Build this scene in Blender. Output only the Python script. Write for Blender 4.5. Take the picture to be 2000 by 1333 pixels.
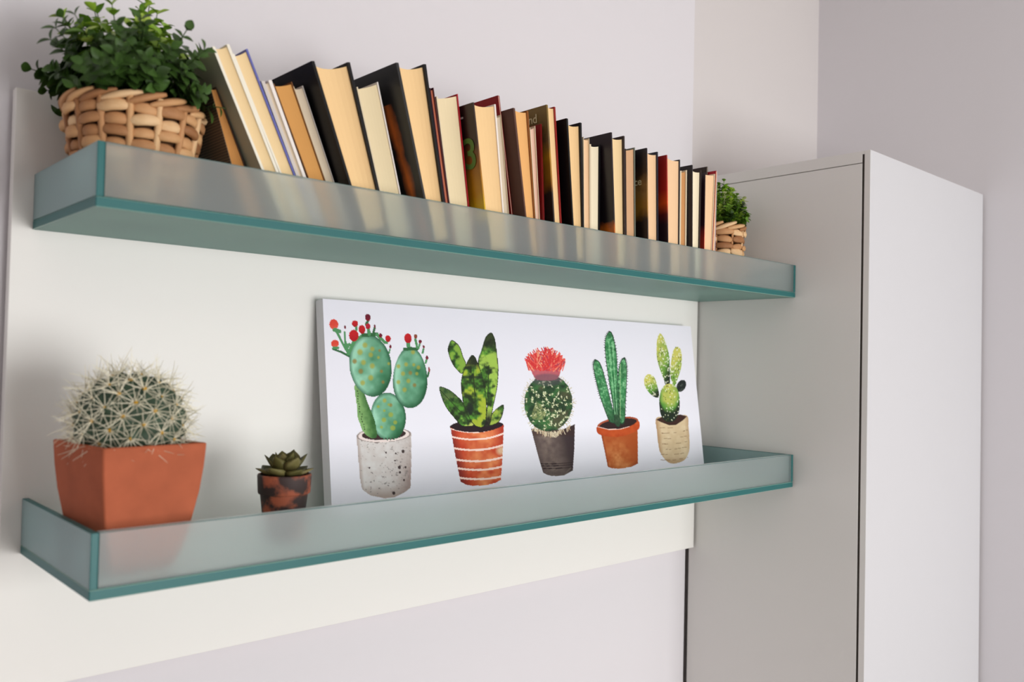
import bpy, bmesh, math, random
import numpy as np
from mathutils import Vector, Matrix, Quaternion

random.seed(7)
rng = np.random.default_rng(7)
for o in list(bpy.data.objects):
    bpy.data.objects.remove(o)
SC = bpy.context.scene
COL = SC.collection

# ------------------------------------------------------------------ camera
cam_d = bpy.data.cameras.new('camera')
cam = bpy.data.objects.new('camera', cam_d)
COL.objects.link(cam)
RIGHT = Vector((0.7372158, -0.6752699, 0.0228779))
UP = Vector((-0.0336180, -0.0028415, 0.9994307))
FWD = Vector((0.6748205, 0.7375652, 0.0247960))
cam.matrix_world = Matrix((
    (RIGHT.x, UP.x, -FWD.x, -0.2913),
    (RIGHT.y, UP.y, -FWD.y, -1.2412),
    (RIGHT.z, UP.z, -FWD.z, 1.6000),
    (0, 0, 0, 1)))
cam_d.sensor_width = 36.0
cam_d.sensor_fit = 'HORIZONTAL'
cam_d.lens = 1686.613 / 2000.0 * 36.0
cam_d.clip_start = 0.02
cam_d.dof.use_dof = True
cam_d.dof.focus_distance = 1.55
cam_d.dof.aperture_fstop = 4.2
SC.camera = cam

# ------------------------------------------------------------------ world, lights, exposure
W = bpy.data.worlds.new('daylight')
SC.world = W
W.use_nodes = True
W.node_tree.nodes['Background'].inputs[0].default_value = (0.80, 0.90, 1.0, 1)
W.node_tree.nodes['Background'].inputs[1].default_value = 0.6

def area_light(name, loc, target, sx, sy, power, color):
    d = bpy.data.lights.new(name, 'AREA')
    d.shape = 'RECTANGLE'; d.size = sx; d.size_y = sy
    d.energy = power; d.color = color
    o = bpy.data.objects.new(name, d)
    COL.objects.link(o)
    o.location = loc
    o.rotation_euler = (Vector(target) - Vector(loc)).to_track_quat('-Z', 'Y').to_euler()
    return o
# daylight coming through the low window in the wall behind the camera
WIN = (0.20, 2.00, 0.35, 1.95)      # x0, x1, z0, z1
area_light('window_daylight', ((WIN[0] + WIN[1]) / 2, -3.58, (WIN[2] + WIN[3]) / 2),
           ((WIN[0] + WIN[1]) / 2, 0, (WIN[2] + WIN[3]) / 2 + 0.0),
           WIN[1] - WIN[0] - 0.1, WIN[3] - WIN[2] - 0.1, 62, (1.0, 0.988, 0.964))
SC.view_settings.view_transform = 'Standard'
SC.view_settings.look = 'None'
SC.view_settings.gamma = 1.0
SC.view_settings.use_curve_mapping = False
SC.view_settings.exposure = 0.38
SC.cycles.max_bounces = 12
SC.cycles.diffuse_bounces = 6
SC.cycles.transmission_bounces = 10
SC.cycles.sample_clamp_indirect = 18.0
SC.cycles.use_denoising = True

# ------------------------------------------------------------------ helpers
def lin(c):
    return tuple((x / 255 / 12.92) if x / 255 <= 0.04045 else ((x / 255 + 0.055) / 1.055) ** 2.4 for x in c)

MATS = {}
def mat(name, rgb, rough=0.6, spec=0.3, noise=0.0, nscale=40.0, rand=0.0, bump=0.0, bscale=200.0, trans=0.0, sss=0.0):
    """plain paint / paper / clay; noise = brightness mottling, rand = variation from piece to piece"""
    if name in MATS:
        return MATS[name]
    m = bpy.data.materials.new(name)
    m.use_nodes = True
    nt = m.node_tree
    b = nt.nodes['Principled BSDF']
    c = (*lin(rgb), 1)
    b.inputs['Base Color'].default_value = c
    b.inputs['Roughness'].default_value = rough
    b.inputs['Specular IOR Level'].default_value = spec
    if trans:
        b.inputs['Transmission Weight'].default_value = trans
    if sss:
        b.inputs['Subsurface Weight'].default_value = sss
        b.inputs['Subsurface Radius'].default_value = (0.004, 0.004, 0.002)
    tc = nt.nodes.new('ShaderNodeTexCoord')
    src = None
    if noise or rand:
        hsv = nt.nodes.new('ShaderNodeHueSaturation')
        hsv.inputs['Color'].default_value = c
        val = None
        if noise:
            n = nt.nodes.new('ShaderNodeTexNoise')
            n.inputs['Scale'].default_value = nscale
            n.inputs['Detail'].default_value = 5
            nt.links.new(tc.outputs['Object'], n.inputs['Vector'])
            mr = nt.nodes.new('ShaderNodeMapRange')
            mr.inputs['From Min'].default_value = 0.3; mr.inputs['From Max'].default_value = 0.7
            mr.inputs['To Min'].default_value = 1 - noise; mr.inputs['To Max'].default_value = 1 + noise
            nt.links.new(n.outputs['Fac'], mr.inputs['Value'])
            val = mr.outputs[0]
        if rand:
            oi = nt.nodes.new('ShaderNodeObjectInfo')
            mr2 = nt.nodes.new('ShaderNodeMapRange')
            mr2.inputs['To Min'].default_value = 1 - rand; mr2.inputs['To Max'].default_value = 1 + rand
            nt.links.new(oi.outputs['Random'], mr2.inputs['Value'])
            if val is not None:
                mu = nt.nodes.new('ShaderNodeMath'); mu.operation = 'MULTIPLY'
                nt.links.new(val, mu.inputs[0]); nt.links.new(mr2.outputs[0], mu.inputs[1])
                val = mu.outputs[0]
            else:
                val = mr2.outputs[0]
        nt.links.new(val, hsv.inputs['Value'])
        nt.links.new(hsv.outputs[0], b.inputs['Base Color'])
    if bump:
        n2 = nt.nodes.new('ShaderNodeTexNoise')
        n2.inputs['Scale'].default_value = bscale
        n2.inputs['Detail'].default_value = 4
        nt.links.new(tc.outputs['Object'], n2.inputs['Vector'])
        bp = nt.nodes.new('ShaderNodeBump')
        bp.inputs['Strength'].default_value = bump
        bp.inputs['Distance'].default_value = 0.001
        nt.links.new(n2.outputs['Fac'], bp.inputs['Height'])
        nt.links.new(bp.outputs[0], b.inputs['Normal'])
    MATS[name] = m
    return m

def ramp_mat(name, stops, rough=0.35, axis='Z', wobble=0.25, nscale=3.0, spec=0.4):
    """printed cover art: a noisy colour ramp across the cover (generated coordinates)"""
    m = bpy.data.materials.new(name)
    m.use_nodes = True
    nt = m.node_tree
    b = nt.nodes['Principled BSDF']
    b.inputs['Roughness'].default_value = rough
    b.inputs['Specular IOR Level'].default_value = spec
    tc = nt.nodes.new('ShaderNodeTexCoord')
    sp = nt.nodes.new('ShaderNodeSeparateXYZ')
    nt.links.new(tc.outputs['Generated'], sp.inputs[0])
    n = nt.nodes.new('ShaderNodeTexNoise')
    n.inputs['Scale'].default_value = nscale
    n.inputs['Detail'].default_value = 4
    nt.links.new(tc.outputs['Generated'], n.inputs['Vector'])
    ma = nt.nodes.new('ShaderNodeMath'); ma.operation = 'MULTIPLY_ADD'
    ma.inputs[1].default_value = wobble
    s0 = nt.nodes.new('ShaderNodeMath'); s0.operation = 'SUBTRACT'; s0.inputs[1].default_value = 0.5
    nt.links.new(n.outputs['Fac'], s0.inputs[0])
    nt.links.new(s0.outputs[0], ma.inputs[0])
    nt.links.new(sp.outputs[axis], ma.inputs[2])
    r = nt.nodes.new('ShaderNodeValToRGB')
    el = r.color_ramp.elements
    while len(el) < len(stops):
        el.new(0.5)
    for e, (p, c) in zip(el, stops):
        e.position = p; e.color = (*lin(c), 1)
    nt.links.new(ma.outputs[0], r.inputs[0])
    nt.links.new(r.outputs[0], b.inputs['Base Color'])
    return m

def mesh_obj(name, verts, faces, material, parent=None, smooth=False, loc=None):
    me = bpy.data.meshes.new(name)
    me.from_pydata([tuple(v) for v in verts], [], faces)
    mats = material if isinstance(material, (list, tuple)) else [material]
    for mm in mats:
        me.materials.append(mm)
    if smooth:
        me.polygons.foreach_set('use_smooth', [True] * len(me.polygons))
    me.update()
    o = bpy.data.objects.new(name, me)
    COL.objects.link(o)
    if parent is not None:
        o.parent = parent
    if loc is not None:
        o.location = loc
    return o

def bm_obj(name, bm, material, parent=None, smooth=False, loc=None):
    bmesh.ops.recalc_face_normals(bm, faces=bm.faces)
    me = bpy.data.meshes.new(name)
    bm.to_mesh(me); bm.free()
    mats = material if isinstance(material, (list, tuple)) else [material]
    for mm in mats:
        me.materials.append(mm)
    if smooth:
        me.polygons.foreach_set('use_smooth', [True] * len(me.polygons))
    o = bpy.data.objects.new(name, me)
    COL.objects.link(o)
    if parent is not None:
        o.parent = parent
    if loc is not None:
        o.location = loc
    return o

HEXF = [(0, 3, 2, 1), (4, 5, 6, 7), (0, 1, 5, 4), (1, 2, 6, 5), (2, 3, 7, 6), (3, 0, 4, 7)]
def hexa(bm, p):
    vs = [bm.verts.new(q) for q in p]
    return [bm.faces.new([vs[i] for i in f]) for f in HEXF]

def box(bm, a, b):
    x0, y0, z0 = a; x1, y1, z1 = b
    return hexa(bm, [(x0, y0, z0), (x1, y0, z0), (x1, y1, z0), (x0, y1, z0),
                     (x0, y0, z1), (x1, y0, z1), (x1, y1, z1), (x0, y1, z1)])

def box_obj(name, a, b, material, parent=None, bevel=0.0):
    bm = bmesh.new()
    box(bm, a, b)
    if bevel:
        bmesh.ops.bevel(bm, geom=list(bm.edges), offset=bevel, segments=2, affect='EDGES', profile=0.7)
    return bm_obj(name, bm, material, parent)

def empty(name, loc, label=None, cat=None, group=None):
    o = bpy.data.objects.new(name, None)
    o.empty_display_size = 0.02
    COL.objects.link(o)
    o.location = loc
    if label:
        tag(o, label, cat, group)
    return o

def tag(o, label, cat, group=None):
    o['label'] = label; o['category'] = cat
    if group:
        o['group'] = group
    return o

def struct(o):
    o['kind'] = 'structure'
    return o

def lathe(name, prof, material, parent=None, n=48, loc=None, smooth=True):
    """prof: list of (r, z); closed surface of revolution"""
    vs, fs = [], []
    for r, z in prof:
        for i in range(n):
            a = 2 * math.pi * i / n
            vs.append((r * math.cos(a), r * math.sin(a), z))
    for k in range(len(prof) - 1):
        for i in range(n):
            j = (i + 1) % n
            fs.append((k * n + i, k * n + j, (k + 1) * n + j, (k + 1) * n + i))
    o = mesh_obj(name, vs, fs, material, parent, smooth, loc)
    return o

# ------------------------------------------------------------------ materials
M_WALL = mat('wall_paint', (220, 217, 221), 0.85, 0.15, bump=0.08, bscale=900)
M_WALL2 = mat('wall_paint_side', (213, 208, 207), 0.85, 0.15, bump=0.08, bscale=900)
M_CEIL = mat('ceiling_paint', (228, 226, 222), 0.9, 0.1)
M_FLOOR = mat('floor_oak', (150, 140, 130), 0.5, 0.3, noise=0.2, nscale=6)
M_PANEL = mat('panel_lacquer', (236, 234, 230), 0.45, 0.35)
M_WARD = mat('wardrobe_lacquer', (230, 227, 224), 0.5, 0.3)
M_DOOR = mat('door_lacquer', (200, 200, 203), 0.45, 0.35)
M_GAP = mat('dark_gap', (70, 64, 60), 0.8, 0.1)

def frosted(name, base, rough, trans, translucent):
    m = bpy.data.materials.new(name)
    m.use_nodes = True
    nt = m.node_tree
    b = nt.nodes['Principled BSDF']
    b.inputs['Base Color'].default_value = (*lin(base), 1)
    b.inputs['Roughness'].default_value = rough
    b.inputs['Transmission Weight'].default_value = trans
    b.inputs['IOR'].default_value = 1.35
    out = nt.nodes['Material Output']
    t = nt.nodes.new('ShaderNodeBsdfTranslucent')
    t.inputs['Color'].default_value = (*lin(base), 1)
    mx = nt.nodes.new('ShaderNodeMixShader')
    mx.inputs[0].default_value = translucent
    nt.links.new(b.outputs[0], mx.inputs[1])
    nt.links.new(t.outputs[0], mx.inputs[2])
    nt.links.new(mx.outputs[0], out.inputs['Surface'])
    return m
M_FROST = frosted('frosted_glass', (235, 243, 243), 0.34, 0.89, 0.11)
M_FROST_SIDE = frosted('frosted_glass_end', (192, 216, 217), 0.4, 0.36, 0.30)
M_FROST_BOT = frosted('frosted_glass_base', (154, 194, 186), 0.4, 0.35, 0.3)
M_FROST_FLOOR_LIT = frosted('frosted_glass_floor_lit', (206, 224, 218), 0.45, 0.25, 0.25)  # paler than the underside: brightness inside the trough put into the colour
M_EDGE = mat('glass_edge_teal', (42, 104, 104), 0.4, 0.25, trans=0.08)
M_BEVEL_GLINT = mat('glass_bevel_glint', (132, 168, 156), 0.3, 0.4)  # paler tone paints the highlight along the bevels of the base sheet
TE = 0.0078                                 # end sheets are thinner

# ------------------------------------------------------------------ room shell
XR, XL, YB, YF, ZC = 2.10, -2.3, 0.0236, -3.6, 2.75
JX = 1.452                                  # the wall steps back 2 cm behind the wardrobe
struct(box_obj('floor', (XL - .1, YF - .1, -0.1), (XR + .1, YB + .2, 0), M_FLOOR))
struct(box_obj('ceiling', (XL - .1, YF - .1, ZC), (XR + .1, YB + .2, ZC + .1), M_CEIL))
struct(box_obj('wall_back', (XL, YB, 0), (JX, YB + .15, ZC), M_WALL))
struct(box_obj('wall_alcove', (JX, YB + .02, 0), (XR, YB + .15, ZC), M_WALL2))
struct(box_obj('wall_right', (XR, YF, 0), (XR + .1, YB + .15, ZC), M_WALL))
struct(box_obj('wall_left', (XL - .1, YF, 0), (XL, YB + .15, ZC), M_WALL))
bm = bmesh.new()
box(bm, (XL, YF - .1, 0), (WIN[0], YF, ZC)); box(bm, (WIN[1], YF - .1, 0), (XR, YF, ZC))
box(bm, (WIN[0], YF - .1, 0), (WIN[1], YF, WIN[2])); box(bm, (WIN[0], YF - .1, WIN[3]), (WIN[1], YF, ZC))
struct(bm_obj('wall_front', bm, M_WALL))
bm = bmesh.new()
f = 0.05
box(bm, (WIN[0], YF - .08, WIN[2]), (WIN[0] + f, YF - .02, WIN[3])); box(bm, (WIN[1] - f, YF - .08, WIN[2]), (WIN[1], YF - .02, WIN[3]))
box(bm, (WIN[0] + f, YF - .08, WIN[2]), (WIN[1] - f, YF - .02, WIN[2] + f)); box(bm, (WIN[0] + f, YF - .08, WIN[3] - f), (WIN[1] - f, YF - .02, WIN[3]))
struct(bm_obj('window_1', bm, M_DOOR))

# ------------------------------------------------------------------ back panel behind the shelves
LX = 1.4581                                  # plane of the wardrobe's side
pn = box_obj('wall_panel', (-0.0245, -0.0005, 1.1644), (LX - .006, 0.0165, 1.9375), M_PANEL, bevel=0.0012)
tag(pn, 'large cream lacquered panel on the wall behind both glass shelves', 'panel')
cl = box_obj('mounting_batten', (0.03, 0.0165, 1.25), (LX - .08, 0.0236, 1.87), M_GAP, pn)

# ------------------------------------------------------------------ glass shelves (open troughs of frosted glass)
TG = 0.0115
def glass_shelf(zt, h, x0, x1, dl, dr, label):
    """zt top edge, h height, dl / dr depth at the left and right end"""
    r = empty('glass_shelf', ((x0 + x1) / 2, 0, zt - h), label, 'shelf', None)
    ox, oz = (x0 + x1) / 2, zt - h
    def quad(pts, z0, z1):
        return [(x - ox, y, z0 - oz) for x, y in pts] + [(x - ox, y, z1 - oz) for x, y in pts]
    def yf(x):
        return -(dl + (dr - dl) * (x - x0) / (x1 - x0))
    yb = -0.001
    # base sheet: frosted below and above, polished teal edges
    bm = bmesh.new()
    fs = hexa(bm, quad([(x0, yf(x0)), (x1, yf(x1)), (x1, yb), (x0, yb)], zt - h, zt - h + TG))
    bmesh.ops.bevel(bm, geom=list(bm.edges), offset=0.0008, segments=1, affect='EDGES')
    bm.normal_update()
    for f in bm.faces:
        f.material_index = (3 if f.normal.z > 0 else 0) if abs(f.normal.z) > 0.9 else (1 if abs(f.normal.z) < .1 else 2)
    bm_obj('base_sheet', bm, [M_FROST_BOT, M_EDGE, M_BEVEL_GLINT, M_FROST_FLOOR_LIT], r)
    # end sheets run to the front, their front edge shows as a teal strip
    zb = zt - h + TG + 0.0003
    for a, b_ in ((x0, x0 + TE), (x1 - TE, x1)):
        bm = bmesh.new()
        hexa(bm, quad([(a, yf(a)), (b_, yf(b_)), (b_, yb), (a, yb)], zb, zt))
        bmesh.ops.bevel(bm, geom=list(bm.edges), offset=0.0006, segments=1, affect='EDGES')
        bm.normal_update()
        for f in bm.faces:
            f.material_index = 0 if abs(f.normal.x) > 0.9 else 1
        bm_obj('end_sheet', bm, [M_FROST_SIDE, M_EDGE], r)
    bm = bmesh.new()
    a, b_ = x0 + TE + .0003, x1 - TE - .0003
    hexa(bm, quad([(a, yf(a) + .0004), (b_, yf(b_) + .0004), (b_, yf(b_) + TG), (a, yf(a) + TG)], zb, zt))
    bmesh.ops.bevel(bm, geom=list(bm.edges), offset=0.0006, segments=1, affect='EDGES')
    bm.normal_update()
    for f in bm.faces:
        f.material_index = 0 if abs(f.normal.y) > 0.8 or f.normal.z > 0.8 else 1
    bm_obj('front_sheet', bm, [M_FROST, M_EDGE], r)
    return r
ZU, ZL = 1.8294, 1.4114
glass_shelf(ZU, 0.0720, 0.0, LX - .001, 0.2554, 0.2554, 'upper frosted glass shelf holding the row of books')
glass_shelf(ZL, 0.0709, -0.0005, 1.4525, 0.2806, 0.2587, 'lower frosted glass shelf holding the cactus, succulent and canvas')
FU = ZU - 0.0720 + TG          # floors inside the troughs
FL = ZL - 0.0709 + TG

# ------------------------------------------------------------------ wardrobe
WX1, WY, WZ = LX + 0.6337, 0.4032, 2.0601
wd = empty('wardrobe', (LX + .317, -0.2, 0), 'tall white wardrobe standing to the right of the shelves', 'wardrobe')
def wbox(n, a, b, m, bev=0.0008):
    o = box_obj(n, (a[0] - LX - .317, a[1] + .2, a[2]), (b[0] - LX - .317, b[1] + .2, b[2]), m, wd, bev)
    return o
WS = 2.0349
wbox('side_panel', (LX, -WY, 0), (LX + .018, 0.018, WS - .0008), M_WARD)
wbox('side_panel', (WX1 - .018, -WY, 0), (WX1, 0.018, WS - .0008), M_WARD)
wbox('top_panel', (LX, -WY, WS + .0008), (WX1, 0.018, WZ), M_WARD)
wbox('cornice_strip', (LX, -WY - .0049, WZ - .007), (WX1, -WY, WZ), M_WARD, 0)
wbox('bottom_panel', (LX + .018, -WY, 0.06), (WX1 - .018, 0.0, 0.078), M_WARD)
wbox('back_panel', (LX + .018, 0.0, 0.06), (WX1 - .018, 0.006, WS - .001), M_WARD)
wbox('gap_shade_strip', (LX + .0012, -WY - .0049, 0.06), (LX + .018, -WY - .0002, WZ - .0075), M_GAP, 0)  # dark filler stands in for the shade between carcass and door
dr = wbox('door', (LX, -WY - .0176, 0.04), (WX1, -WY - .005, WZ), M_DOOR, 0.0008)
dr.data.materials.append(M_WARD)             # edge banding
for pg in dr.data.polygons:
    pg.material_index = 1 if abs(pg.normal.x) > .8 else 0

# ------------------------------------------------------------------ books
PAGE = {}
def page_mat(key, rgb):
    """page edges: thin lines along the height of the block"""
    if key in PAGE:
        return PAGE[key]
    m = bpy.data.materials.new('pages_' + key)
    m.use_nodes = True
    nt = m.node_tree
    b = nt.nodes['Principled BSDF']
    b.inputs['Roughness'].default_value = 0.85
    b.inputs['Specular IOR Level'].default_value = 0.1
    tc = nt.nodes.new('ShaderNodeTexCoord')
    mp = nt.nodes.new('ShaderNodeMapping')
    mp.inputs['Scale'].default_value = (9.0, 0.0, 0.35)
    nt.links.new(tc.outputs['UV'], mp.inputs[0])
    n = nt.nodes.new('ShaderNodeTexNoise')
    n.inputs['Scale'].default_value = 3.0
    n.inputs['Detail'].default_value = 6
    n.inputs['Roughness'].default_value = 0.7
    nt.links.new(mp.outputs[0], n.inputs['Vector'])
    r = nt.nodes.new('ShaderNodeValToRGB')
    r.color_ramp.elements[0].position = 0.3
    r.color_ramp.elements[1].position = 0.7
    c = lin(rgb)
    r.color_ramp.elements[0].color = (c[0] * .82, c[1] * .78, c[2] * .72, 1)
    r.color_ramp.elements[1].color = (min(1, c[0] * 1.06), min(1, c[1] * 1.06), min(1, c[2] * 1.08), 1)
    nt.links.new(n.outputs['Fac'], r.inputs[0])
    nt.links.new(r.outputs[0], b.inputs['Base Color'])
    PAGE[key] = m
    return m

CREAM = (240, 214, 166); PALE = (238, 222, 184); WARM = (242, 208, 156); TAN = (208, 148, 86)
IVORY = (244, 234, 206); GREYC = (222, 208, 186); PINKY = (232, 196, 176); PEACH = (240, 204, 164); SALMON = (214, 132, 104)
BLACK = (17, 16, 18)
def cover(name, rgb, rough=0.4):
    return mat('cover_' + name, rgb, rough, 0.22)
C_BLACK = cover('black', BLACK)
ART = {
    'orange_streak': None,
}
def streak_mat():
    m = bpy.data.materials.new('cover_orange_streak')
    m.use_nodes = True
    nt = m.node_tree
    b = nt.nodes['Principled BSDF']
    b.inputs['Roughness'].default_value = 0.4
    tc = nt.nodes.new('ShaderNodeTexCoord')
    sp = nt.nodes.new('ShaderNodeSeparateXYZ')
    nt.links.new(tc.outputs['Generated'], sp.inputs[0])
    n = nt.nodes.new('ShaderNodeTexNoise')
    n.inputs['Scale'].default_value = 5.0; n.inputs['Detail'].default_value = 5
    nt.links.new(tc.outputs['Generated'], n.inputs['Vector'])
    def math_(op, a, b2):
        q = nt.nodes.new('ShaderNodeMath'); q.operation = op
        for i, v in enumerate((a, b2)):
            if v is None: continue
            if isinstance(v, (int, float)): q.inputs[i].default_value = v
            else: nt.links.new(v, q.inputs[i])
        return q.outputs[0]
    # streak: y = 0.10 + 0.22 z
    d = math_('SUBTRACT', sp.outputs['Y'], math_('ADD', math_('MULTIPLY', sp.outputs['Z'], 0.20), 0.085))
    d = math_('ABSOLUTE', d, None)
    d = math_('ADD', d, math_('MULTIPLY', math_('SUBTRACT', n.outputs['Fac'], 0.5), 0.14))
    k = math_('SUBTRACT', 1.0, math_('MULTIPLY', d, 13.0))
    top = math_('LESS_THAN', sp.outputs['Z'], 0.80)
    k = math_('MULTIPLY', math_('MAXIMUM', k, 0.0), top)
    r = nt.nodes.new('ShaderNodeValToRGB')
    r.color_ramp.elements[0].color = (*lin(BLACK), 1)
    r.color_ramp.elements[1].color = (*lin((214, 112, 40)), 1)
    nt.links.new(k, r.inputs[0])
    nt.links.new(r.outputs[0], b.inputs['Base Color'])
    return m
A_STREAK = streak_mat()
A_YELLOW = ramp_mat('cover_yellow_fade', [(0.0, (70, 50, 22)), (0.22, (96, 66, 20)), (0.28, (226, 190, 34)), (0.40, (186, 132, 20)), (0.60, (140, 84, 20)), (0.75, (50, 26, 22)), (1.0, (44, 28, 26))], wobble=0.16)
A_OLIVE = ramp_mat('cover_olive_gold', [(0.0, (34, 28, 28)), (0.42, (48, 38, 32)), (0.52, (140, 92, 26)), (0.66, (172, 126, 26)), (0.78, (100, 80, 46)), (1.0, (124, 98, 34))], wobble=0.22, nscale=5)
A_FLAME = ramp_mat('cover_small_flame', [(0.0, (214, 140, 40)), (0.30, (190, 96, 24)), (0.36, (30, 24, 28)), (1.0, (36, 24, 30))], wobble=0.14, nscale=9)
A_GOLD = ramp_mat('cover_gold_haze', [(0.0, (30, 24, 24)), (0.42, (40, 28, 22)), (0.52, (150, 106, 32)), (0.70, (140, 104, 50)), (0.80, (58, 38, 22)), (0.90, (34, 26, 26)), (1.0, (32, 26, 28))], wobble=0.3, nscale=4)
A_RED = ramp_mat('cover_red_glow', [(0.0, (30, 26, 34)), (0.42, (44, 26, 34)), (0.50, (96, 26, 26)), (0.60, (216, 76, 24)), (0.72, (176, 36, 26)), (1.0, (150, 30, 28))], wobble=0.1)
A_REDFOOT = ramp_mat('cover_red_foot', [(0.0, (226, 84, 56)), (0.40, (196, 60, 44)), (0.52, (60, 28, 36)), (1.0, (44, 30, 38))], wobble=0.08)
A_RIBBED = mat('cover_ribbed_grey', (92, 78, 66), 0.6, 0.3)
def ribbed():
    nt = A_RIBBED.node_tree
    b = nt.nodes['Principled BSDF']
    tc = nt.nodes.new('ShaderNodeTexCoord')
    w = nt.nodes.new('ShaderNodeTexWave')
    w.bands_direction = 'Z'; w.inputs['Scale'].default_value = 95.0
    nt.links.new(tc.outputs['Object'], w.inputs['Vector'])
    r = nt.nodes.new('ShaderNodeValToRGB')
    r.color_ramp.elements[0].color = (*lin((74, 62, 54)), 1)
    r.color_ramp.elements[1].color = (*lin((122, 104, 86)), 1)
    nt.links.new(w.outputs['Fac'], r.inputs[0])
    nt.links.new(r.outputs[0], b.inputs['Base Color'])
ribbed()

def book(key, row, pages, pkey, cl, cr, tb, depth, label, inset_top=0.003, inset_front=0.002, dip=0.0018, edge=None):
    """row: y of the fore edge, then (x, z) of bottom left, bottom right, top left, top right of the fore edge.
    cl / cr: materials of the left and right cover, tb cover thickness"""
    yf, blx, blz, brx, brz, tlx, tlz, trx, trz = row
    base = Vector(((blx + brx) / 2, yf + depth / 2, FU + .0004))
    r = empty('book', base, label, 'book', 'books on the upper shelf')
    BL, BR, TL, TR = (Vector((blx, 0, blz)), Vector((brx, 0, brz)), Vector((tlx, 0, tlz)), Vector((trx, 0, trz)))
    w = (BR - BL).length; h = (TL - BL).length
    def P(s, t, y):
        a = BL.lerp(BR, s); b = TL.lerp(TR, s)
        q = a.lerp(b, t)
        return (q.x - base.x, y - base.y, q.z - base.z + 0.0006)
    yb = yf + depth
    def slab(s0, s1, t0, t1, y0, y1):
        bm = bmesh.new()
        hexa(bm, [P(s0, t0, y0), P(s1, t0, y0), P(s1, t0, y1), P(s0, t0, y1),
                  P(s0, t1, y0), P(s1, t1, y0), P(s1, t1, y1), P(s0, t1, y1)])
        return bm
    k = tb / w
    bm = slab(0, k, 0, 1, yf, yb)
    if edge:
        bm.faces.ensure_lookup_table(); bm.faces[2].material_index = 1
    c1 = bm_obj('cover', bm, [cl, edge] if edge else cl, r)
    c2 = bm_obj('cover', slab(1 - k, 1, 0, 1, yf, yb), cr, r)
    bm_obj('spine', slab(k, 1 - k, 0, 1, yb - max(tb, .0012), yb), cl, r)
    # page block with a hollow fore edge and slightly uneven top
    it = inset_top / h
    n = 7
    vs, fs = [], []
    uv = []
    for t in (it, 0.35, 0.7, 1 - it):
        for i in range(n):
            s = i / (n - 1)
            cur = dip * (1 - (2 * s - 1) ** 2)
            tt = t - (cur * 0.4 / h if t > .9 else 0)
            vs.append(P(k + (1 - 2 * k) * s, tt, yf + inset_front + cur)); uv.append((s * w / .01, t))
    nf = len(vs)
    for t in (it, 1 - it):
        for i in range(n):
            s = i / (n - 1)
            vs.append(P(k + (1 - 2 * k) * s, t, yb - max(tb, .0012) - .0003)); uv.append((s * w / .01, t))
    for a in range(3):
        for i in range(n - 1):
            fs.append((a * n + i, a * n + i + 1, (a + 1) * n + i + 1, (a + 1) * n + i))
    for i in range(n - 1):
        fs.append((3 * n + i, 3 * n + i + 1, nf + n + i + 1, nf + n + i))     # top
        fs.append((i + 1, i, nf + i, nf + i + 1))                              # bottom
        fs.append((nf + i + 1, nf + i, nf + n + i, nf + n + i + 1))            # back
    fs.append((0, n, 2 * n, 3 * n, nf + n, nf)); fs.append((n - 1, nf + n - 1, nf + 2 * n - 1, 4 * n - 1, 3 * n - 1, 2 * n - 1))
    pb = mesh_obj('page_block', vs, fs, page_mat(pkey, pages), r)
    ul = pb.data.uv_layers.new(name='UVMap')
    for lp in pb.data.loops:
        ul.data[lp.index].uv = uv[lp.vertex_index]
    return r, c1, c2, P

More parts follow.
